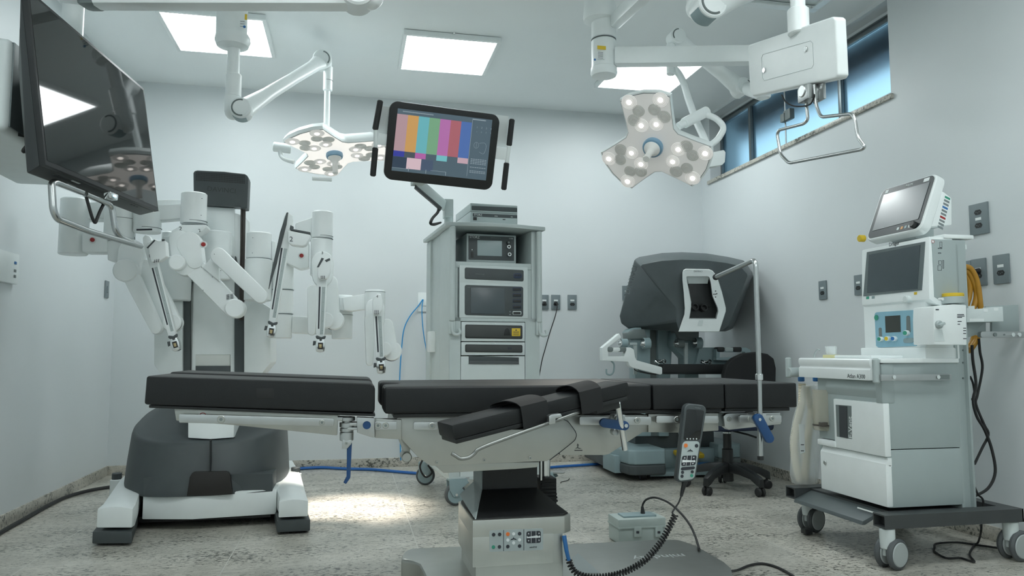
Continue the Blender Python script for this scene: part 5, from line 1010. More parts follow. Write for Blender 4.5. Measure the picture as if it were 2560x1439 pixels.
p = onD(2274.5, 748, -.004); b = MB(); b.cyl(p, p+L3*.022, .0165, n=26, bev=.003); build('rotary_knob', b, PALE, dsp)
for x, y, m in ((2172, 744, GREEN), (2186, 743, BLUEGREY), (2292, 733, YELLOW)): dpx('sticker', [(x-3.5, y-3), (x+3.5, y-3.6), (x+3.5, y+3), (x-3.5, y+3.6)], m, dsp, .001, .001)
b = MB()
for k, (x, y, w, h) in enumerate(((2352, 604, 6, 14), (2350, 619, 10, 2), (2349, 631, 7, 2), (2350, 651, 8, 9), (2349, 663, 10, 12), (2358, 650, 3, 20))):
    for (a, c, d, e) in ((x-w/2, y, x+w/2, y+.8), (x-w/2, y+h, x+w/2, y+h+.8), (x-w/2, y, x-w/2+.8, y+h), (x+w/2-.8, y, x+w/2, y+h)): b.slab([(a, c), (d, c), (d, e), (a, e)], DY0-.0032, -.0004)
build('line_drawing', b, PRINT, sp_)
p = at(2332, 603.5, DY0-.003); b = MB(); b.cyl(p, p+V((0, -.0006, 0)), .008, n=22); ns = build('warning_sticker', b, PRINTW, sp_); b = MB(); b.tube([p+V((.0065*math.cos(a), -.0008, .0065*math.sin(a))) for a in [2*math.pi*i/20 for i in range(20)]], .0009, n=5, cyc=True); build('red_ring', b, RED, ns)
# vaporiser block, its ring and the rail at right
yv0 = YN-.10
b = MB(); b.slab([(2335, 766), (2384, 760), (2416, 762), (2417, 862), (2336, 861), (2334, 800)], yv0, .12, .004); vb = build('vaporiser_mount', b, WHITE, am_)
b = MB(); YR = YN-.06; p0, p1 = at(2383, 752, YR), at(2383, 733, YR); b.cyl((p0.x, YR, at(2383, 759, YR).z), (p0.x, YR, at(2383, 741, YR).z), .043, n=36, bev=.003); rg = build('collar', b, LGREY, vb)
b = MB(); b.cyl((p0.x, YR, at(2381, 742, YR).z), (p0.x, YR, at(2381, 733, YR).z), .042, n=36, bev=.002); build('yellow_ring', b, YELLOW, vb, 'yellow ring')
p = at(2357, 747, yv0-.003); b = MB(); b.cyl(p, p+V((0, .02, 0)), .006, n=18); build('tag', b, PRINTW, vb)
p = at(2346, 811, yv0); b = MB(); b.cyl(p+V((0, .004, 0)), p+V((0, -.012, 0)), .017, n=26, bev=.004); b.box(p+V((0, -.018, 0)), (.028, .016, .012), .004, Euler((0, math.radians(-25), 0)).to_matrix()); build('selector_knob', b, LGREY, vb)
b = MB()
for y, x0, x1 in ((786, 2393, 2410), (789.5, 2393, 2411), (793, 2393, 2405), (803, 2394, 2404), (810, 2394, 2400), (820, 2408, 2415), (826, 2408, 2415), (833, 2408, 2415), (846, 2408, 2416)): b.slab([(x0, y-1), (x1, y-1), (x1, y+1), (x0, y+1)], yv0, -.0005)
b.slab([(2339, 772), (2347, 772), (2347, 775), (2339, 775)], yv0, -.0005); build('printed_text', b, PRINT, vb)
b = MB(); b.slab([(2336, 823), (2355, 823), (2361, 852), (2336, 853)], yv0, -.001); build('flap', b, PALE, vb)
b = MB(); b.slab([(2416, 765), (2437, 764), (2437, 772), (2480, 769), (2480, 767), (2507, 766), (2509, 803), (2417, 805)], YN-.02, .05, .003); rk = build('rail_bracket', b, PALE, am_)
b = MB(); b.slab([(2420, 800), (2465, 800), (2465, 765), (2546, 761), (2549, 829), (2480, 829), (2480, 806), (2465, 806), (2465, 829), (2418, 844)], YN+.035, .012, .002); build('mount_plate', b, SIDE, rk)
b = MB(); b.rr(2452, 828, 2600, 843.5, 6, YN-.005, .02, .003); r2 = build('accessory_rail', b, ALU, rk)
for x, rr_, m in ((2487, 5, MGREY), (2510, 2, MGREY), (2532, 5, PALE), (2548, 5, PALE)): p = at(x, 836, YN-.005); b = MB(); b.cyl(p, p+V((0, -.004, 0)), rr_*mpp(x, 836, YN), n=18); build('rail_button', b, m, r2)
b = MB(); b.rr(2424, 796, 2460, 803, 1, YN-.021, .001)
for x, y in ((2463, 776), (2489, 773)): b.rr(x-4, y-4, x+7, y+3, 1, YN-.021, .001)
build('white_label', b, PRINTW, rk)
# smoky absorber canister at the far front corner
cn = atX(2070, 1030, XF+.05); b = MB(); cx_, cy_ = XF+.02, cn.y-.01
b.lathe((cx_, cy_, atX(2068, 1077, XF).z), (0, 0, 1), [(.046, 0), (.05, .01), (.05, .19)], 36); AB = mat('smoky_clear_plastic', (.62, .58, .46), .12, var=.02); AB.node_tree.nodes['Principled BSDF'].inputs['Alpha'].default_value = .45
cs = build('absorber_canister', b, AB, am_, 'smoky clear canister')
b = MB(); b.cyl((cx_, cy_, atX(2068, 1066, XF).z), (cx_, cy_, atX(2068, 1062, XF).z), .0515, n=36); b.bb((cx_-.05, cy_-.06, atX(2068, 1066, XF).z), (cx_-.02, cy_-.03, atX(2068, 1055, XF).z), .003); build('canister_band', b, mat('smoky_brown', (.08, .07, .06), .4), cs)
# base frame on four casters
BF = mat('base_dark_grey', (.052, .058, .060), .42, var=.04)
bz0, bz1 = at(2222, 1320, 2.74).z, at(2222, 1286, 2.74).z
b = MB(); xb0, xb1 = at(2199, 1300, 2.76).x, at(2541, 1280, 2.76).x
def tube_beam(b, x0, x1, y0, y1, z0, z1, t=.006):
    b.bb((x0, y0, z0), (x1, y1, z0+t)); b.bb((x0, y0, z1-t), (x1, y1, z1)); b.bb((x0, y0, z0+t), (x1, y0+t, z1-t)); b.bb((x0, y1-t, z0+t), (x1, y1, z1-t)); b.bb((x0+.03, y0+t, z0+t), (x0+.034, y1-t, z1-t)); b.bb((x1-t, y0, z0), (x1, y1, z1))
tube_beam(b, xb0, xb1, 2.725, 2.80, bz0, bz1); tube_beam(b, xb0, xb1, 3.36, 3.44, bz0, bz1); b.bb((XF+.02, 2.80, bz0+.01), (XB+.05, 3.36, bz1-.004)); b.bb((xb1-.06, 2.8, bz0), (xb1, 3.36, bz1))
fb = build('base_frame', b, BF, am_, 'dark grey wheeled base frame')
b = MB(); b.prism([(XF+.03, 2.86, bz1-.008), (XF-.07, 2.86, bz0+.004), (XF-.075, 2.86, bz0-.012), (XF-.06, 2.86, bz0-.012), (XF+.03, 2.86, bz1-.02)], (0, .50, 0), .002); fp = build('brake_bar', b, mat('foot_bar_grey', (.10, .12, .125), .4), am_)
b = MB(); b.prism([(XF-.02, 2.84, bz0+.035), (XF-.022, 2.84, bz0+.036), (XF-.02, 2.84, bz0+.041), (XF-.018, 2.84, bz0+.041)], (0, .12, 0)); build('pull_tray_edge', b, OFFW, fp)
CW = mat('caster_hub_grey', (.42, .46, .46), .4, var=.02)
def twin(x, y, r, yaw, single=False):
    R = Euler((0, 0, yaw)).to_matrix(); a = R @ V((0, 1, 0)); d = R @ V((1, 0, 0)); c = V((x, y, r))
    b = MB(); b.cyl(V((x, y, bz0-.002))-d*.02, V((x, y, r+.02))-d*.02, .030, n=24, bev=.003); b.prism([c-d*.035+V((0, 0, -.01)), c-d*.035+V((0, 0, r*.9)), c+d*.01+V((0, 0, r+.03)), c+d*.02+V((0, 0, -.01))], a*.02, .003); st = build('caster_stem', b, PALE, am_)
    for s in (-1, 1):
        b = MB(); b.cyl(c+a*(s*.016), c+a*(s*.040), r, n=40, bev=.008); w = build('wheel', b, GREYRUB, st); b = MB(); b.cyl(c+a*(s*.012), c+a*(s*.0435), r*.78, n=36, bev=.003); build('wheel_cap', b, CW, w)
    return st
c1_ = twin(2.225, 3.40, .062, .35); twin(2.165, 2.762, .062, .30); twin(2.765, 2.762, .064, .12); twin(2.70, 3.40, .062, 0)
b = MB(); b.bb((2.14, 3.32, .006), (2.18, 3.36, .03), .004); build('brake_tab', b, BLACK, c1_)
# ================================================================ patient monitor on the machine
pmn = thing('patient_monitor', 'tilted white patient monitor with black knob, topmost on the anaesthesia machine', 'patient monitor', (2.48, 3.0, DZ1+.012))
y0_, y1_ = 2.80, 3.165; zb_ = DZ1+.034; tilt = math.radians(22)
def pm(y, h, d=0): return V((XU-.008+h*math.sin(tilt)+d*math.cos(tilt), y, zb_+h*math.cos(tilt)-d*math.sin(tilt)))
hgt = .280
b = MB(); o = [pm(*q) for q in rrect(y0_, 0, y1_, hgt, .04, 8)]; b.prism(o, pm(0, 0, .05)-pm(0, 0, 0), .012, 3); hsg = build('housing', b, WHITE, pmn)
b = MB(); b.prism([pm(y0_+.0, .035, .045), pm(y0_+.0, hgt-.07, .045), pm(y0_+.0, hgt-.08, .10), pm(y0_+.0, .085, .14)], (0, y1_-y0_-.05, 0), .008); rb_ = build('rear_case', b, WHITE, pmn)
bzl = MB(); bzl.prism([pm(*q, -.001) for q in rrect(y0_+.012, .012, y1_-.012, hgt-.008, .03, 8)], pm(0, 0, .003)-pm(0, 0, 0)); bzo = build('bezel', bzl, mat('slate_bezel', (.030, .039, .043), .35), pmn, 'dark slate bezel')
b = MB(); b.prism([pm(*q, -.0025) for q in ((y0_+.034, .058), (y1_-.035, .050), (y1_-.035, hgt-.038), (y0_+.034, hgt-.040))], pm(0, 0, .003)-pm(0, 0, 0)); build('screen', b, mat('monitor_lcd', (.08, .10, .11), .16, spec=1.0, **{'Coat Weight': 1, 'Coat Roughness': .3, 'Coat IOR': 1.7}), bzo, 'reflective screen')
p = pm(y0_+.042, .028, -.001); b = MB(); b.cyl(p, p+(pm(0, 0, -.02)-pm(0, 0, 0)), .0155, n=26, bev=.003); build('rotary_knob', b, BLACK, bzo)
for k, m in enumerate((PALE, BLUEGREY, mat('amber', (.75, .40, .16), .4), PALE)):
    q = y0_+.078+.024*k; b = MB(); b.prism([pm(*r, -.002) for r in rrect(q-.007, .024, q+.007, .038, .003)], pm(0, 0, .002)-pm(0, 0, 0)); build('key', b, m, bzo)
for y, w in ((y0_+.06, .034), (y1_-.05, .02)): b = MB(); b.prism([pm(*r, -.002) for r in rrect(y-w/2, hgt-.032, y+w/2, hgt-.014, .002)], pm(0, 0, .002)-pm(0, 0, 0)); build('paper_label', b, PRINTW, bzo)
text('PHILIPS', .011, pm((y0_+y1_)/2-.015, hgt-.023, -.0016), (0, -1, 0), pm(0, 1)-pm(0, 0), PALE, bzo)
for k, m in enumerate((GREEN, PRINTG, PRINTG, BLUE, PRINTG, PRINTG, RED, PRINTG, PRINTG, PRINTG)):
    h = hgt-.095-.0155*k; b = MB(); b.prism([pm(y0_-.0006, h, .066+.001*k), pm(y0_-.0006, h+.009, .064+.001*k), pm(y0_-.0006, h+.009, .092+.001*k), pm(y0_-.0006, h, .094+.001*k)], (0, .0008, 0)); build('label_line', b, m, rb_)
b = MB(); p = atX(2161, 596, XU+.02); b.cyl(p, p+L3*.03, .017, n=20, bev=.003); kn = build('side_knob', b, YELLOW, pmn, 'yellow knob')
b = MB(); b.bb((XU+.05, 2.90, DZ1+.0125), (XU+.15, 3.06, zb_+.12), .01); build('stand', b, PALE, pmn)
# ================================================================ hoses, bag and small things
HOSE = mat('yellow_hose_rubber', (.50, .25, .025), .35, var=.06)
yh_ = thing('gas_hose', 'coiled yellow gas hose hanging between the machine and the right wall', 'hose', (2.77, 2.92, .95))
hx0 = 2.80
for k, pts in enumerate((((2410, 666), (2425, 670), (2438, 690), (2445, 715), (2449, 745), (2452, 775)), ((2408, 672), (2420, 680), (2432, 700), (2441, 730), (2437, 760), (2425, 790), (2420, 830)), ((2408, 682), (2416, 690), (2424, 715), (2423, 740), (2416, 765), (2414, 800)), ((2444, 840), (2441, 850), (2432, 865), (2423, 876), (2415, 870)), ((2436, 838), (2432, 852), (2424, 866), (2418, 878)))):
    b = MB(); b.tube([at(x, y, 2.93+.012*(k % 3)) for x, y in pts], .0125, n=12, smooth=6); build('hose_loop', b, HOSE, yh_)
def cord(name, pts, r, m, label, cat='cable', group=None, smooth=6): b = MB(); b.tube([V(p) for p in pts], r, n=8, smooth=smooth); return solo(name, b, m, label, cat, group)
g = 'black cords behind the anaesthesia machine'
P3 = lambda l, Y: [at(x, y, Y) for x, y in l]
cord('mains_cable', P3([(2430, 862), (2432, 900), (2440, 960), (2433, 1000), (2442, 1040), (2462, 1075), (2480, 1125), (2488, 1180), (2470, 1220), (2435, 1240)], 2.90), .0062, RUBBER, 'thick black cord looping widest to the right behind the anaesthesia machine', group=g)
cord('mains_cable', P3([(2447, 846), (2450, 880), (2456, 920), (2444, 985), (2440, 1010), (2460, 1060), (2471, 1085), (2455, 1120), (2436, 1160)], 2.915), .0055, RUBBER, 'black cord hanging from the yellow hose and crossing behind the machine column', group=g)
cord('mains_cable', P3([(2425, 940), (2433, 960), (2436, 990), (2427, 998)], 2.93), .0045, RUBBER, 'short black cord bend right beside the grey machine column', group=g)
cord('floor_cord', [*P3([(2436, 1215), (2445, 1235), (2458, 1252), (2454, 1300), (2452, 1330)], 2.86)]+[fl(x, y, .006) for x, y in ((2445, 1355), (2436, 1362), (2424, 1385), (2436, 1403), (2420, 1400), (2400, 1394), (2365, 1394), (2337, 1378), (2336, 1368), (2342, 1358), (2390, 1355), (2440, 1361), (2505, 1370), (2560, 1374), (2600, 1385))], .0045, RUBBER, 'thin black cord dropping to the floor and looping under the machine')
bg = thing('breathing_circuit', 'clear plastic bag of beige breathing hoses hanging at the machine front', 'breathing hoses', at(2010, 1200, 3.47))
BEI = mat('beige_corrugated_hose', (.74, .69, .56), .5, var=.04)
def corr(pts, r, nm):
    path = catmull([V(p) for p in pts], 14); b = MB(); rings = []; N = len(path)
    for i, p in enumerate(path):
        t = (path[min(i+1, N-1)]-path[max(i-1, 0)]).normalized(); a, c = frame(t)
        for s, q in ((0, r), (.5, r*.86)):
            if i == N-1 and s: continue
            pp = p if not s else p.lerp(path[i+1], .5); rings.append([pp+a*(q*math.cos(x))+c*(q*math.sin(x)) for x in [2*math.pi*k/12 for k in range(12)]])
    b.loft(rings); return build(nm, b, BEI, bg)
corr(P3([(2005, 958), (2004, 1010), (1992, 1060), (1985, 1110), (1990, 1160), (2000, 1200)], 3.46), .020, 'corrugated_hose')
corr(P3([(2030, 1020), (2025, 1060), (2018, 1110), (2015, 1160), (2012, 1200)], 3.47), .020, 'corrugated_hose')
corr(P3([(2018, 965), (2022, 1000), (2028, 1030), (2022, 1070)], 3.48), .017, 'corrugated_hose')
for x in (2003, 2040): p = at(x, 947, 3.46); b = MB(); b.cyl(p+V((0, 0, -.012)), p+V((0, 0, .012)), .016, n=18, bev=.003); build('blue_connector', b, BLUE, bg, 'blue connector')
BAG = mat('clear_film', (.90, .95, .96), .16, var=.01); bb_ = BAG.node_tree.nodes['Principled BSDF']; bb_.inputs['Alpha'].default_value = .28
b = MB(); rings = []; rnd = random.Random(3)
for k, (y, xa_, xb_) in enumerate(((962, 1998, 2042), (1000, 1996, 2048), (1045, 1982, 2050), (1095, 1974, 2052), (1150, 1974, 2050), (1185, 1972, 2048), (1207, 1980, 2046))):
    A_, B_ = at(xa_, y, 3.47), at(xb_, y, 3.44); c = (A_+B_)/2; w = (B_-A_).length/2
    rings.append([c+V((w*math.cos(t), .045*math.sin(t), 0))*(1+rnd.uniform(-.05, .05)) for t in [2*math.pi*i/20 for i in range(20)]])
b.loft(rings, cap=False); build('plastic_bag', b, BAG, bg, 'clear plastic bag')
b = MB(); b.slab([(1997, 1060), (2010, 1060), (2013, 1130), (2001, 1134)], 3.41, .001); lb_ = build('paper_label', b, PRINTW, bg)
b = MB()
for y in (1110, 1125.5): b.slab([(2002, y), (2010, y), (2010, y+2), (2002, y+2)], 3.4098, -.0004)
build('label_print', b, PRINT, lb_)
cup = thing('specimen_cup', 'small clear plastic cup with yellow base on the machine work top', 'cup', (XT+.10, atX(2078, 888, XT+.1).y, zt1))
q = cup.location; b = MB(); b.lathe(q+V((0, 0, .014)), (0, 0, 1), [(.022, 0), (.025, .004), (.027, .042), (.025, .042), (.023, .006)], 28); build('cup_wall', b, BAG, cup)
b = MB(); b.box(q+V((0, 0, .0075)), (.055, .055, .015), .002); build('cup_base', b, mat('pale_yellow', (.70, .66, .36), .5), cup)
qy = [atX(x, 887, XT+.13).y for x in (2118, 2213)]; b = MB(); b.bb((XT+.06, qy[1], zt1), (XT+.22, qy[0], zt1+.014), .006); solo('tray_lid', b, WHITE, 'flat white plastic lid lying on the machine work top below the blue panel', 'lid')
cn_ = atX(2036, 890, XT+.08); b = MB(); b.tube([V((cn_.x, cn_.y, zt1+.002)), V((cn_.x, cn_.y, zt1+.012)), V((cn_.x+.0, cn_.y-.01, zt1+.03)), V((cn_.x, cn_.y-.03, zt1+.042)), V((cn_.x, cn_.y-.045, zt1+.036))], .0035, n=8, smooth=4); solo('thin_tube', b, LGREY, 'thin bent tube standing on the far end of the machine work top', 'tube')
# ================================================================ surgical lamps
LENS = lambda nm, s: glow(nm, (1.0, .93, .86), s)
def lamp_head(t, c, n, e1, R, plate_m, led_m, dull, lit_m):
    """three-lobed head: c centre of the lens face, n where it shines, e1 towards the first lobe"""
    n = n.normalized(); e1 = (e1-n*e1.dot(n)).normalized(); e2 = n.cross(e1)
    P = lambda u, v, d=0: c+e1*u+e2*v-n*d
    def outline(k):
        o = []
        for j in range(3):
            a = 2*math.pi*j/3; ca, sa = math.cos(a), math.sin(a)
            pts = [(R*.24*math.cos(-math.pi/3), R*.40*math.sin(-math.pi/3)-0.02*R)] if 0 else []
            pts += [(R*.30, -R*.40), (R*.52, -R*.405), (R*.80, -R*.42), (R*.875, -R*.43), (R*.955, -R*.25), (R*.985, 0), (R*.955, R*.25), (R*.875, R*.43), (R*.80, R*.42), (R*.52, R*.405), (R*.30, R*.40)]
            for u, v in pts: u, v = u*k, v*k; o.append((u*ca-v*sa, u*sa+v*ca))
        return o
    o1 = outline(1); o0 = outline(.965)
    b = MB(); b.loft([[P(u, v, 0) for u, v in o1], [P(u, v, .018) for u, v in outline(1.012)], [P(u, v, .045) for u, v in outline(.97)], [P(u*.8, v*.8, .075) for u, v in o1], [P(u*.5, v*.5, .088) for u, v in o1]]); hd = build('lamp_housing', b, WHITE, t)
    b = MB(); b.prism([P(u, v, -.0015) for u, v in outline(.975)], n*-.002); build('gasket', b, PRINTG, hd); b = MB(); b.prism([P(u, v, -.003) for u, v in o0], n*-.002); pl = build('lens_plate', b, plate_m, t, 'clear lens plate over the lamp reflectors')
    for j in range(3):
        a = 2*math.pi*j/3; ca, sa = math.cos(a), math.sin(a)
        for k, (u, v, r, lit) in enumerate(((.82, -.26, .105, 1), (.83, .27, .105, 1), (.66, -.13, .085, 0), (.66, .14, .085, 0), (.52, -.27, .09, 0), (.50, .25, .09, 0), (.40, -.12, .095, 1), (.40, .14, .10, 1))):
            u, v = u*R, v*R; q = P(u*ca-v*sa, u*sa+v*ca, -.0035)
            b = MB(); b.lathe(q, n, [(r*R*1.25, 0), (r*R*1.2, .0025), (r*R*1.1, .001), (r*R*.95, .003), (r*R*.85, .0015), (r*R*.7, .0035), (r*R*.6, .002), (r*R*.45, .004), (r*R*.3, .003), (r*R*.12, .003)], 20); rf = build('reflector', b, lit_m if lit else dull, pl)
            if lit: b = MB(); b.lathe(q+n*.003, n, [(r*R*.46, 0), (r*R*.38, .004), (r*R*.15, .006)], 16); build('led', b, led_m, rf, 'lit warm white lamp')
    b = MB(); b.lathe(P(0, 0, -.004), n, [(.052, 0), (.054, .014), (.050, .026), (.044, .028)], 36); rg = build('blue_ring', b, mat('ring_blue', (.20, .36, .50), .35), t, 'blue ring around the handle')
    b = MB(); b.lathe(P(0, 0, -.026), n, [(.044, 0), (.040, .012), (.022, .03), (.017, .05), (.0165, .10), (.0185, .108), (.017, .112)], 30); build('sterile_handle', b, mat('frosted_handle', (.80, .80, .78), .3), t)
    return P
def spring_arm(b, p0, p1, r0, r1, w):                      # tapering arm with round joint drums at both ends
    a = (p1-p0).normalized(); s = a.cross(V((0, 1, 0))).normalized(); rings = []
    for k, f in ((0, .9), (.12, .8), (.3, .62), (.6, .56), (.88, .62), (1, .9)):
        p = p0.lerp(p1, k); r = (r0+(r1-r0)*k)*f; rings.append([p+s*(r*math.cos(t))+V((0, 1, 0))*(w*.5*math.sin(t)) for t in [2*math.pi*i/20 for i in range(20)]])
    b.loft(rings); return a, s
def joint(t, p, r, w, arc, bevel=.006, band=None):
    b = MB(); b.cyl(p+V((0, -w/2, 0)), p+V((0, w/2, 0)), r, n=40, bev=bevel); j = build('joint_drum', b, WHITE, t)
    b = MB(); b.cyl(p+V((0, -w/2-.002, 0)), p+V((0, -w/2+.002, 0)), r*.74, n=36, bev=.0008); build('joint_cap', b, WHITE, j)
    b = MB(); b.tube([p+V((r*.76*math.cos(a), -w/2-.0015, r*.76*math.sin(a))) for a in [math.radians(arc[0]+(arc[1]-arc[0])*i/16) for i in range(17)]], r*.075, n=8); build('arc_mark', b, MGREY, j)
    if band:
        a0, a1 = band; b = MB(); o = [p+V((r*1.03*math.cos(a), -w*.36, r*1.03*math.sin(a))) for a in [math.radians(a0+(a1-a0)*i/12) for i in range(13)]]; i_ = [p+V((r*.9*math.cos(a), -w*.36, r*.9*math.sin(a))) for a in [math.radians(a1-(a1-a0)*i/12) for i in range(13)]]
        b.prism(o+i_, (0, w*.72, 0)); build('grey_band', b, GREYRUB if 0 else BLUEGREY, j)
    return j
def label_on(t, p, w, h, m, stripes=0):
    b = MB(); b.box(p, (w, .001, h), 0); o = build('sticker', b, m, t)
    if stripes:
        b = MB()
        for k in range(stripes): b.box(p+V((-w*.05, -.0008, h*.38-h*.76*k/max(1, stripes-1))), (w*.7, .0006, h*.05))
        build('sticker_print', b, PRINT, o)
# ---- lamp A: hangs at left, over the floor between robot and cart
YA = 4.85; YH = 4.08; KA = YH/4.2
la = thing('surgical_lamp', 'white three-lobed surgical lamp at left, nearly level, left of the touchscreen monitor', 'surgical lamp', (at(585, 0, YH).x, YH, ZC), 'three-lobed surgical lamps on ceiling arms')
b = MB(); b.vcyl(550, 624, -175, 96, YH, .01); x_ = at(585, 0, YH).x; b.lathe((x_, YH, at(585, 122, YH).z), (0, 0, 1), [(.05*KA, 0), (.082*KA, .012), (.093*KA, .04), (.090*KA, .062), (.082*KA, .075)], 36); sp = build('spindle', b, WHITE, la)
b = MB(); b.lathe((x_, YH, ZC-.05), (0, 0, 1), [(.09, 0), (.15, .01), (.16, .05)], 36); build('ceiling_canopy', b, WHITE, la)
label_on(sp, at(620, 43, YH-.097)+V((-.01, 0, 0)), .012, .03, YELLOW); label_on(sp, at(607, 60, YH-.098), .03, .035, PRINTW, 3)
p = at(611, 67, YH-.098); b = MB(); b.cyl(p, p+V((0, -.0015, 0)), .007, n=18); build('round_sticker', b, BLUE, sp)
b = MB(); b.vcyl(570, 600, 118, 200, YH); b.vcyl(566, 604, 186, 244, YH); b.vcyl(563, 601, 240, 282, YH); b.sph(at(582, 280, YH), (.041, .041, .041)); build('drop_tube', b, WHITE, la)
J1, J2 = at(604, 275, YH-.02), at(806, 152, YA-.02)
b = MB(); spring_arm(b, J1, J2, .064, .066, .09); build('spring_arm', b, WHITE, la)
joint(la, J1, .055, .09, (75, 285), band=(225, 300)); joint(la, J2, .059, .095, (-40, 80), band=(85, 130))
tx = at(819, 250, YA)
b = MB(); b.vcyl(809, 832, 166, 228, YA); b.vcyl(811, 826, 220, 330, YA); build('lamp_stem', b, WHITE, la); seam(la, 809, 832, 202, YA)
cA = at(836, 383, YA); nA = (V((.02, 4.43, 0))-cA).normalized()
PA = lamp_head(la, cA, nA, V((1, -.12, 0)), .345, LENS('lens_glow_bright', .30), LENS('led_glow', 1.5), mat('reflector_lit_tone', (.88, .86, .83), .4, 0), LENS('lit_reflector', .10))  # unlit reflectors paler than lamp B's: neighbours' light put into their colour
b = MB(); a0, a1 = at(683, 366, YA-.04), at(728, 372, YA-.04); b.cyl(a0, a1, .030, n=24, bev=.004); b.tube([at(700, 374, YA-.04), at(702, 388, YA-.05), at(712, 398, YA-.07), at(735, 405, YA-.08)], .013, n=12, smooth=6); build('side_handle', b, WHITE, la)
b = MB(); b.cyl(at(780, 446, YA-.2), at(830, 449, YA-.2), .012, n=16, bev=.003); build('side_handle', b, WHITE, la)
b = MB(); b.cyl((tx.x, YA, at(819, 330, YA).z), (tx.x, YA, cA.z+.06), .03, n=24, bev=.004); build('head_pivot', b, WHITE, la)
def spot(parent, c, n, w, size, blend, r=.12):
    ld = bpy.data.lights.new('lamp_beam', 'SPOT'); ld.energy = w; ld.spot_size = math.radians(size); ld.spot_blend = blend; ld.shadow_soft_size = r; ld.color = (1, .90, .78)
    lo = bpy.data.objects.new('lamp_beam', ld); C.objects.link(lo); lo.parent = parent; lo.location = c+n*.03-WL[parent.name]; lo.rotation_euler = n.to_track_quat('-Z', 'Y').to_euler()
# ---- lamp B: hangs at right, tilted towards us
YB_ = 3.70
lb = thing('surgical_lamp', 'white three-lobed surgical lamp at right, tilted to show its whole lit face', 'surgical lamp', (at(1508, 0, 3.8).x, 3.8, ZC), 'three-lobed surgical lamps on ceiling arms')
b = MB(); b.vcyl(1478, 1540, 20, 100, 3.8); b.vcyl(1478, 1540, 101.5, 172, 3.8); x_ = at(1508, 0, 3.8).x; b.lathe((x_, 3.8, at(1508, 193, 3.8).z), (0, 0, 1), [(.04, 0), (.066, .006), (.073, .02), (.071, .05), (.065, .055)], 36); b.lathe((x_-.02, 3.8, at(1508, 58, 3.8).z), (0, 0, 1), [(.06, 0), (.088, .012), (.092, .03), (.085, .10), (.082, .26)], 40); sp = build('spindle', b, WHITE, lb)
seam(lb, 1478, 1540, 100.5, 3.8)
label_on(sp, at(1504, 119, 3.8-.068), .048, .020, YELLOW); label_on(sp, at(1502, 138, 3.8-.068), .042, .04, PRINTW, 5); p = at(1487, 149, 3.8-.055); b = MB(); b.cyl(p, p+V((0, -.0015, 0)), .006, n=18); build('round_sticker', b, BLUE, sp)
b = MB(); b.lathe((x_-.02, 3.8, ZC-.05), (0, 0, 1), [(.10, 0), (.16, .01), (.17, .05)], 36); build('ceiling_canopy', b, WHITE, lb)
def bar(b, p, q, w, h, bev=.012):
    a = (q-p).normalized(); s = a.cross(V((0, 0, 1))).normalized(); u = s.cross(a); b.loft([[c+s*(w*x)+u*(h*z) for x, z in ((-.5, -.5), (.5, -.5), (.5, .5), (-.5, .5))] for c in (p, q)], bev=bev)
b = MB(); bar(b, at(1535, 143, 3.76), at(1905, 138, 3.55), .07, .095); build('horizontal_arm', b, WHITE, lb)
b = MB(); bar(b, at(1535, 55, 3.76), at(1640, -45, 3.2), .06, .075); build('upper_arm', b, WHITE, lb)
b = MB(); q = at(1905, 140, 3.60); b.cyl(V((q.x, q.y, q.z+.04)), V((q.x, q.y, at(1905, 245, 3.60).z)), .04, n=28, bev=.006); b.cyl(at(1905, 235, 3.62), at(1868, 222, 3.82), .036, n=24); build('drop_tube', b, WHITE, lb)
YL = 3.86; K1, K2 = at(1852, 220, YL), at(1690, 95, YL)
b = MB(); spring_arm(b, K1, K2, .062, .055, .085); build('spring_arm', b, WHITE, lb)
joint(lb, K1, .050, .09, (-80, 60), band=(-75, -25)); joint(lb, K2, .046, .085, (95, 215), band=(40, 85))
b = MB(); b.vcyl(1665, 1688, 110, 187, YL); build('lamp_stem', b, WHITE, lb)
dB = ray(1634, 365).normalized(); cB = at(1634, 365, YB_-.12)
nB = (V((.59, 2.637, .775))-cB).normalized()
PB = lamp_head(lb, cB, nB, _u*137+_r*5, .305, LENS('lens_glow_soft', .06), LENS('led_glow', 1.5), mat('reflector_grey', (.70, .685, .66), .35, .0), LENS('lit_reflector', .10))
b = MB(); yk_ = [at(1678, 168, YL), at(1692, 178, YL), at(1708, 205, YL), at(1722, 250, YL-.04), at(1742, 305, YL-.10), at(1760, 345, YB_-.02), at(1768, 375, YB_-.04), at(1768, 410, YB_-.06)]; b.tube(yk_, .020, n=16, smooth=6); build('yoke', b, WHITE, lb)
b = MB(); b.cyl(at(1710, 308, YB_-.1), at(1768, 278, YB_-.06), .028, n=24, bev=.004); b.cyl(at(1696, 316, YB_-.1), at(1712, 307, YB_-.1), .02, n=20); b.tube([at(1766, 286, YB_-.08), at(1792, 298, YB_-.10), at(1808, 318, YB_-.12), at(1800, 340, YB_-.12), at(1785, 356, YB_-.12), at(1764, 368, YB_-.12)], .0165, n=14, smooth=6); build('side_handle', b, WHITE, lb)
b = MB(); b.slab([(1770, 382), (1810, 374), (1815, 380), (1813, 405), (1806, 412), (1770, 418)], YB_-.08, .06, .006); build('pivot_block', b, WHITE, lb)
spot(la, cA, nA, 300, 25, .7); spot(lb, cB, nB, 60, 26, .8)
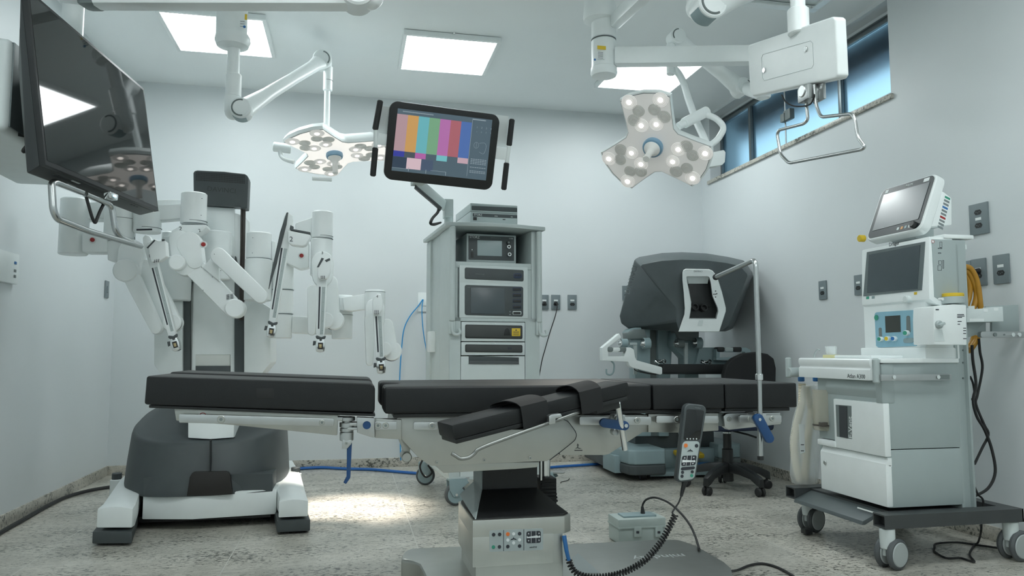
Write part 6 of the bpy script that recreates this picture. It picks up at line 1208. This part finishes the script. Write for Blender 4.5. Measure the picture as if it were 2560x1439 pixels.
# ================================================================ television boom and television
T = [V(q) for q in ((-1.153, 2.91, 2.157), (-.98, 3.745, 2.102), (-.902, 3.765, 1.551), (-1.069, 2.92, 1.552))]
tx_, ty_ = (T[1]-T[0]).normalized(), (T[3]-T[0]); ty_ = (ty_-tx_*ty_.dot(tx_)).normalized(); tn = tx_.cross(ty_); tn = tn if tn.x > 0 else -tn   # out of the screen
TW, TH = ((T[1]-T[0]).length+(T[2]-T[3]).length)/2, ((T[3]-T[0]).length+(T[2]-T[1]).length)/2
def tq(u, v, d=0):
    p = T[0].lerp(T[1], u).lerp(T[3].lerp(T[2], u), v); return p+tn*d
tv = thing('television', 'large wall-side black television with a ceiling light mirrored in its screen, upper left', 'television', tq(.5, 1.0, -.05))
e = .014
b = MB(); b.prism([tq(-e, -e*1.6, .002), tq(1+e, -e*1.6, .002), tq(1+e, 1+e*2.2, .002), tq(-e, 1+e*2.2, .002)], tn*-.022, .003); fr = build('frame', b, BLACK, tv)
b = MB(); b.prism([tq(0, 0, .0022), tq(1, 0, .0022), tq(1, 1, .0022), tq(0, 1, .0022)], tn*.001); build('screen', b, SCREEN, tv, 'black mirror-like screen')
b = MB(); b.loft([[tq(-e, -e, -.02), tq(1+e, -e, -.02), tq(1+e, 1+e*2.2, -.02), tq(-e, 1+e*2.2, -.02)], [tq(.0, .2, -.045), tq(.99, .2, -.045), tq(.985, 1.055, -.075), tq(.005, 1.055, -.075)], [tq(.04, .42, -.085), tq(.94, .42, -.085), tq(.93, 1.03, -.098), tq(.05, 1.03, -.098)]], bev=.005); bk = build('rear_case', b, mat('tv_grey_plastic', (.035, .040, .042), .4), tv)
b = MB()
for u in (.1, .14, .42, .45, .48, .78, .81, .84): b.prism([tq(u, 1.034, -.028), tq(u+.012, 1.034, -.028), tq(u+.012, 1.034, -.055), tq(u, 1.034, -.055)], ty_*.002)
build('underside_slots', b, BLACK, bk)
b = MB(); b.prism([tq(.235, 1.0345, -.024), tq(.30, 1.0345, -.024), tq(.30, 1.0345, -.045), tq(.235, 1.0345, -.045)], ty_*.0012); build('serial_sticker', b, PALE, bk)
b = MB(); b.prism([tq(.50, 1.03, .003), tq(.58, 1.03, .003), tq(.57, 1.075, .0), tq(.51, 1.075, .0)], tn*-.03, .004); lg_ = build('logo_badge', b, CHROME, tv); b = MB(); b.prism([tq(.53, 1.045, .0035), tq(.55, 1.045, .0035), tq(.55, 1.06, .0035), tq(.53, 1.06, .0035)], tn*.001); build('power_light', b, glow('blue_led', (.15, .5, 1), 4), lg_)
tvb = thing('television_boom', 'white ceiling boom carrying the television at upper left, arm crossing the top edge', 'ceiling boom', (-1.26, 3.65, ZC))
XBX = -1.26
bx = atX(28, 110, XBX); zt2, zb2 = atX(33, 96, XBX).z, atX(19, 328, XBX).z; yb2 = bx.y
b = MB(); b.bb((XBX-.36, yb2, zb2), (XBX, yb2+1.0, zt2), .035, 4); cb = build('carrier_box', b, PALE, tvb)
pk = [atX(x, y, XBX+.001) for x, y in ((45, 340), (46, 292), (49, 286), (64, 292), (68, 300), (68, 345))]; b = MB(); b.prism(pk, (.002, 0, 0)); build('cable_port', b, BLACK, cb)
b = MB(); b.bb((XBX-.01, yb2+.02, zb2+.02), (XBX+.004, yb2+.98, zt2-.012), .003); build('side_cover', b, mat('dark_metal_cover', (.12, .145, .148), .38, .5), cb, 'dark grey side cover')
b = MB(); b.tube([atX(x, y, X) for x, y, X in ((60, 316, XBX+.01), (82, 306, XBX+.03), (91, 318, XBX+.04), (88, 330, XBX+.04), (72, 358, XBX+.04), (58, 376, XBX+.03), (66, 378, XBX+.03), (95, 368, XBX+.03))], .0065, n=8, smooth=6); build('cable', b, RUBBER, tvb)
tp = V((-1.27, 3.68, 0)); b = MB(); b.cyl((tp.x, tp.y, zt2-.02), (tp.x, tp.y, zt2+.24), .052, n=32, bev=.004); b.cyl((tp.x, tp.y, zt2+.23), (tp.x, tp.y, zt2+.46), .045, n=32); build('drop_tube', b, WHITE, tvb)
mm = tq(.5, .5, -.07); b = MB(); b.bb((XBX-.01, mm.y-.12, mm.z-.12), (mm.x+.0, mm.y+.12, mm.z+.12), .004); build('mount_bracket', b, MGREY, tvb)
M0, M1 = at(222, -14, 3.35), at(893, -14, 2.95)
b = MB(); bar(b, M0, M1, .085, .115, .02); b.cyl(M0.lerp(M1, .03), M0+V((-.12, .05, .03)), .05, n=24, bev=.01); build('spring_arm', b, WHITE, tvb)
b = MB(); q0, q1 = M0.lerp(M1, -.02), M0.lerp(M1, .05); bar(b, q0, q1, .089, .119, .02); build('grey_band', b, MGREY, tvb)
b = MB(); b.cyl(M1+V((0, -.06, 0)), M1+V((0, .06, 0)), .066, n=36, bev=.008); b.cyl(M1+V((.055, 0, .0)), V((M1.x+.055, M1.y, ZC)), .05, n=28); b.sph(M1+V((.05, 0, .0)), .055); build('boom_elbow', b, WHITE, tvb)
def onTV(px, py, d): e_ = ray(px, py); o = V((0, 0, HC)); return o+e_*((tq(0, 1, d)-o).dot(tn)/e_.dot(tn))
hp = [onTV(x, y, -.04) for x, y in ((205, 480), (138, 454), (129, 458), (133, 525), (143, 547), (226, 579), (352, 615))]
b = MB(); b.tube(hp, .0125, n=14, fillet=.03); b.tube([onTV(x, y, -.04) for x, y in ((213, 484), (272, 509), (280, 520), (288, 575), (300, 592), (330, 606))], .0125, n=14, fillet=.03); build('guide_handle', b, SATIN, tvb, 'bent steel guide handle')
b = MB(); b.tube([onTV(x, y, -.05) for x, y in ((215, 490), (222, 515), (231, 545), (238, 556), (243, 545), (250, 528), (259, 510))], .0065, n=8, smooth=5); build('cable_loop', b, RUBBER, tvb)
# ================================================================ right boom with a white carrier box
BS = 3.4/3.0
G = [(V(q)-V((0, 0, HC)))*BS+V((0, 0, HC)) for q in ((1.52, 2.649, 2.09), (1.538, 2.124, 1.977), (1.55, 2.137, 1.771), (1.532, 2.661, 1.884))]
eb = thing('equipment_boom', 'white ceiling boom with flat carrier box and bent steel handle, upper right', 'ceiling boom', (1.78, 2.75, ZC))
gx = (G[1]-G[0]).normalized(); gy = (G[3]-G[0]); gn = gx.cross(gy).normalized(); gn = gn if gn.x < 0 else -gn
def gq(u, v, d=0): p = G[0].lerp(G[1], u).lerp(G[3].lerp(G[2], u), v); return p+gn*d
b = MB(); b.prism([gq(.02, 0), gq(.975, 0), gq(1, .05), gq(1, .95), gq(.975, 1), gq(.03, 1), gq(0, .9), gq(0, .07)], gn*-.05, .012, 3); gb = build('carrier_box', b, WHITE, eb)
b = MB()
o = [gq(u, v, .0006) for u, v in ((.20, .27), (.75, .285), (.77, .33), (.77, .69), (.75, .74), (.20, .76), (.18, .70), (.18, .33))]
b.tube(o, .0008, n=5, cyc=True); build('panel_line', b, LGREY, gb)
for u, v in ((.21, .57), (.70, .40)): p = gq(u, v, 0); b = MB(); b.cyl(p, p+gn*.006, .011, n=20, bev=.001); sc_ = build('panel_screw', b, CHROME, gb)
XG = G[0].x+.028
tb_ = atX(1996, 60, XG)
b = MB(); b.cyl(V((XG, tb_.y, gq(.4, .2).z)), V((XG, tb_.y, atX(1996, 22, XG).z)), .042, n=30, bev=.005); b.cyl(V((XG, tb_.y, atX(1996, 24, XG).z)), V((XG, tb_.y, ZC)), .029, n=26); b.lathe((XG, tb_.y, ZC-.04), (0, 0, 1), [(.07, 0), (.10, .008), (.11, .04)], 32); build('drop_tube', b, WHITE, eb)
E0, E1 = at(1762, 20, 3.05), at(2010, -75, 2.92)
b = MB(); spring_arm(b, E0, E1, .082, .075, .11); b.cyl(at(1745, 15, 3.12), at(1745, -120, 3.12), .052, n=28); b.sph(at(1745, 18, 3.12), .056); build('spring_arm', b, WHITE, eb)
joint(eb, E0+V((.01, -.01, 0)), .07, .11, (150, 300), band=(200, 285))
hb_ = [atX(x, y, XG) for x, y in ((2036, 212), (2040, 262), (2052, 293), (2130, 284), (2138, 300), (2144, 343), (2162, 367), (2155, 373), (1972, 408), (1951, 386), (1943, 335), (1948, 325), (2010, 309), (2020, 299), (2014, 240))]
b = MB(); b.tube(hb_, .0065, n=12, fillet=.022); build('guide_handle', b, SATIN, eb, 'bent steel guide handle')
b = MB(); q = atX(2020, 235, XG); b.box(q, (.05, .07, .06), .006); b.box(q+V((.03, -.03, .0)), (.012, .07, .075), .004); b.cyl(q+V((-.03, .0, .01)), q+V((.02, 0, .01)), .024, n=24, bev=.003); build('handle_bracket', b, ALU, eb)
b = MB(); b.tube([atX(x, y, XG-.01) for x, y in ((1954, 237), (1965, 255), (1985, 265), (2010, 265), (2028, 258), (2036, 235))], .003, n=8, smooth=5); build('cable', b, RUBBER, eb)
# ================================================================ cords and small things
cord('network_cable', [at(x, y, YB-.02) for x, y in ((1057, 748), (1045, 765), (1025, 790), (1010, 822), (1004, 870), (1000, 930), (998, 1000), (1000, 1080), (1002, 1150))], .0042, NETB, 'bright blue network cable curving down the back wall, left one of two', group='blue network cables left of the cart')
cord('network_cable', [at(x, y, YB-.03) for x, y in ((1058, 748), (1055, 770), (1056, 805), (1060, 840), (1066, 880), (1070, 950), (1072, 1060))], .0036, NETB, 'thin blue network cable dropping behind the cart edge, right one of two', group='blue network cables left of the cart')
def plug(px, py, Y, X=None):
    p = at(px, py, Y) if X is None else atX(px, py, X); d = V((0, -1, 0)) if X is None else V((-1, 0, 0)); b = MB(); b.cyl(p, p+d*.03, .014, .009, n=16, bev=.002); return b, p+d*.02
b, p = plug(1389, 757, YB-.010); b.tube([p]+[at(x, y, YB-.05) for x, y in ((1393, 765), (1388, 790), (1375, 830), (1362, 875), (1354, 905), (1345, 960))], .0042, n=8, smooth=5); solo('power_plug', b, RUBBER, 'black plug and cord running from the outlet down behind the cart', 'plug')
b, p = plug(1361, 757, YB-.010); b.tube([p]+[at(x, y, YB-.05) for x, y in ((1352, 765), (1348, 800))], .0042, n=8, smooth=4); solo('power_plug', b, RUBBER, 'black plug half hidden by the right edge of the equipment cart', 'plug')
b, p = plug(2448, 677, 0, XR-.010); b.tube([p]+[atX(x, y, XR-.06) for x, y in ((2432, 675), (2418, 690), (2412, 740))], .006, n=8, smooth=4); solo('power_plug', b, RUBBER, 'black plug in the right wall outlet beside the yellow hoses', 'plug')
cord('floor_cord', [fl(x, y, .012) for x, y in ((-40, 1358), (0, 1331), (60, 1297), (120, 1263), (170, 1240), (225, 1225), (280, 1216), (330, 1210))], .0105, RUBBER, 'thick black cord along the left baseboard to the robot base')
cord('floor_cord', [fl(x, y, .012) for x, y in ((735, 1172), (800, 1168), (860, 1171), (930, 1173), (1000, 1179), (1055, 1184), (1080, 1190))], .0105, CABLEB, 'thick blue cord on the floor between robot base and equipment cart')
cord('floor_cord', [fl(x, y, .012) for x, y in ((1330, 1176), (1372, 1168), (1440, 1163), (1505, 1159), (1560, 1158))], .0100, CABLEB, 'thick blue cord on the floor between equipment cart and surgeon console')
cord('wire_scrap', [fl(x, y, .003) for x, y in ((1402, 1207), (1403, 1204), (1412, 1202), (1420, 1200), (1423, 1195))], .0022, RUBBER, 'short bent scrap of black wire on the floor right of the cart caster', smooth=2)
# cable tangle and yellow tag at the cart's rear caster
b = MB(); b.tube([at(x, y, 5.0) for x, y in ((1056, 1150), (1050, 1165), (1055, 1182), (1066, 1192), (1080, 1180), (1070, 1162))], .006, n=8, smooth=5); solo('cable_coil', b, RUBBER, 'small coil of black cable by the rear caster of the cart', 'cable')
# transformer box
pa, pb = fl(1545, 1348), fl(1665, 1330)
ux = thing('transformer_box', 'pale grey-green latched box on the floor behind the table base plate', 'electrical box', (1.36, 3.42, 0))
by = 3.34; bx0_, bx1_ = at(1547, 1340, by).x, at(1664, 1340, by).x; bzt = at(1600, 1296, by).z
GB = mat('box_grey_green', (.42, .49, .47), .5, var=.03)
zl_ = at(1600, 1317, by).z; dpt = .14
b = MB(); b.bb((bx0_, by, .002), (bx1_, by+dpt, zl_-.002), .006); build('box_body', b, GB, ux)
b = MB(); b.bb((bx0_-.002, by-.003, zl_-.002), (bx1_+.002, by+dpt, bzt), .006); b.bb((bx0_-.004, by-.006, zl_-.004), (bx1_+.004, by+dpt+.003, zl_+.004), .002); ld = build('lid', b, GB, ux)
b = MB(); b.bb((bx0_+.035, by+.03, bzt-.001), (bx1_-.03, by+dpt-.03, bzt+.008), .003); build('lid_plate', b, BLUEGREY, ld)
for x in (1595, 1648):
    b = MB(); b.rr(x-9.5, 1317, x+9.5, 1342, 2, by-.010, .011, .002); lt = build('latch', b, GB, ux); b = MB(); b.rr(x-4, 1327, x+3, 1333, 1, by-.0115, .002); build('latch_slot', b, PRINT, lt)
cp0 = V((at(1607, 1283, by+.07).x, by+.07, bzt+.006))
b = MB(); b.cyl(cp0, cp0+V((-.002, 0, .035)), .011, .006, n=16, bev=.001); b.tube([cp0+V((-.002, 0, .03))]+[at(x, y, Y) for x, y, Y in ((1608, 1258, by+.07), (1616, 1248, by+.05), (1632, 1243, by+.03), (1650, 1246, by), (1675, 1258, by-.06), (1702, 1282, by-.16), (1725, 1312, by-.26), (1738, 1340, by-.36))]+[fl(1748, 1372, .13)], .0048, n=8, smooth=7); solo('mains_cable', b, RUBBER, 'black cord arching from the grey box to the table base plate', 'cable')
cord('floor_cord', [fl(x, y, z) for x, y, z in ((1826, 1428, .05), (1845, 1424, .012), (1875, 1412, .007), (1905, 1408, .006), (1940, 1416, .006), (1975, 1434, .006), (2010, 1460, .006))], .0052, RUBBER, 'black cord on the floor leaving the right end of the table base')
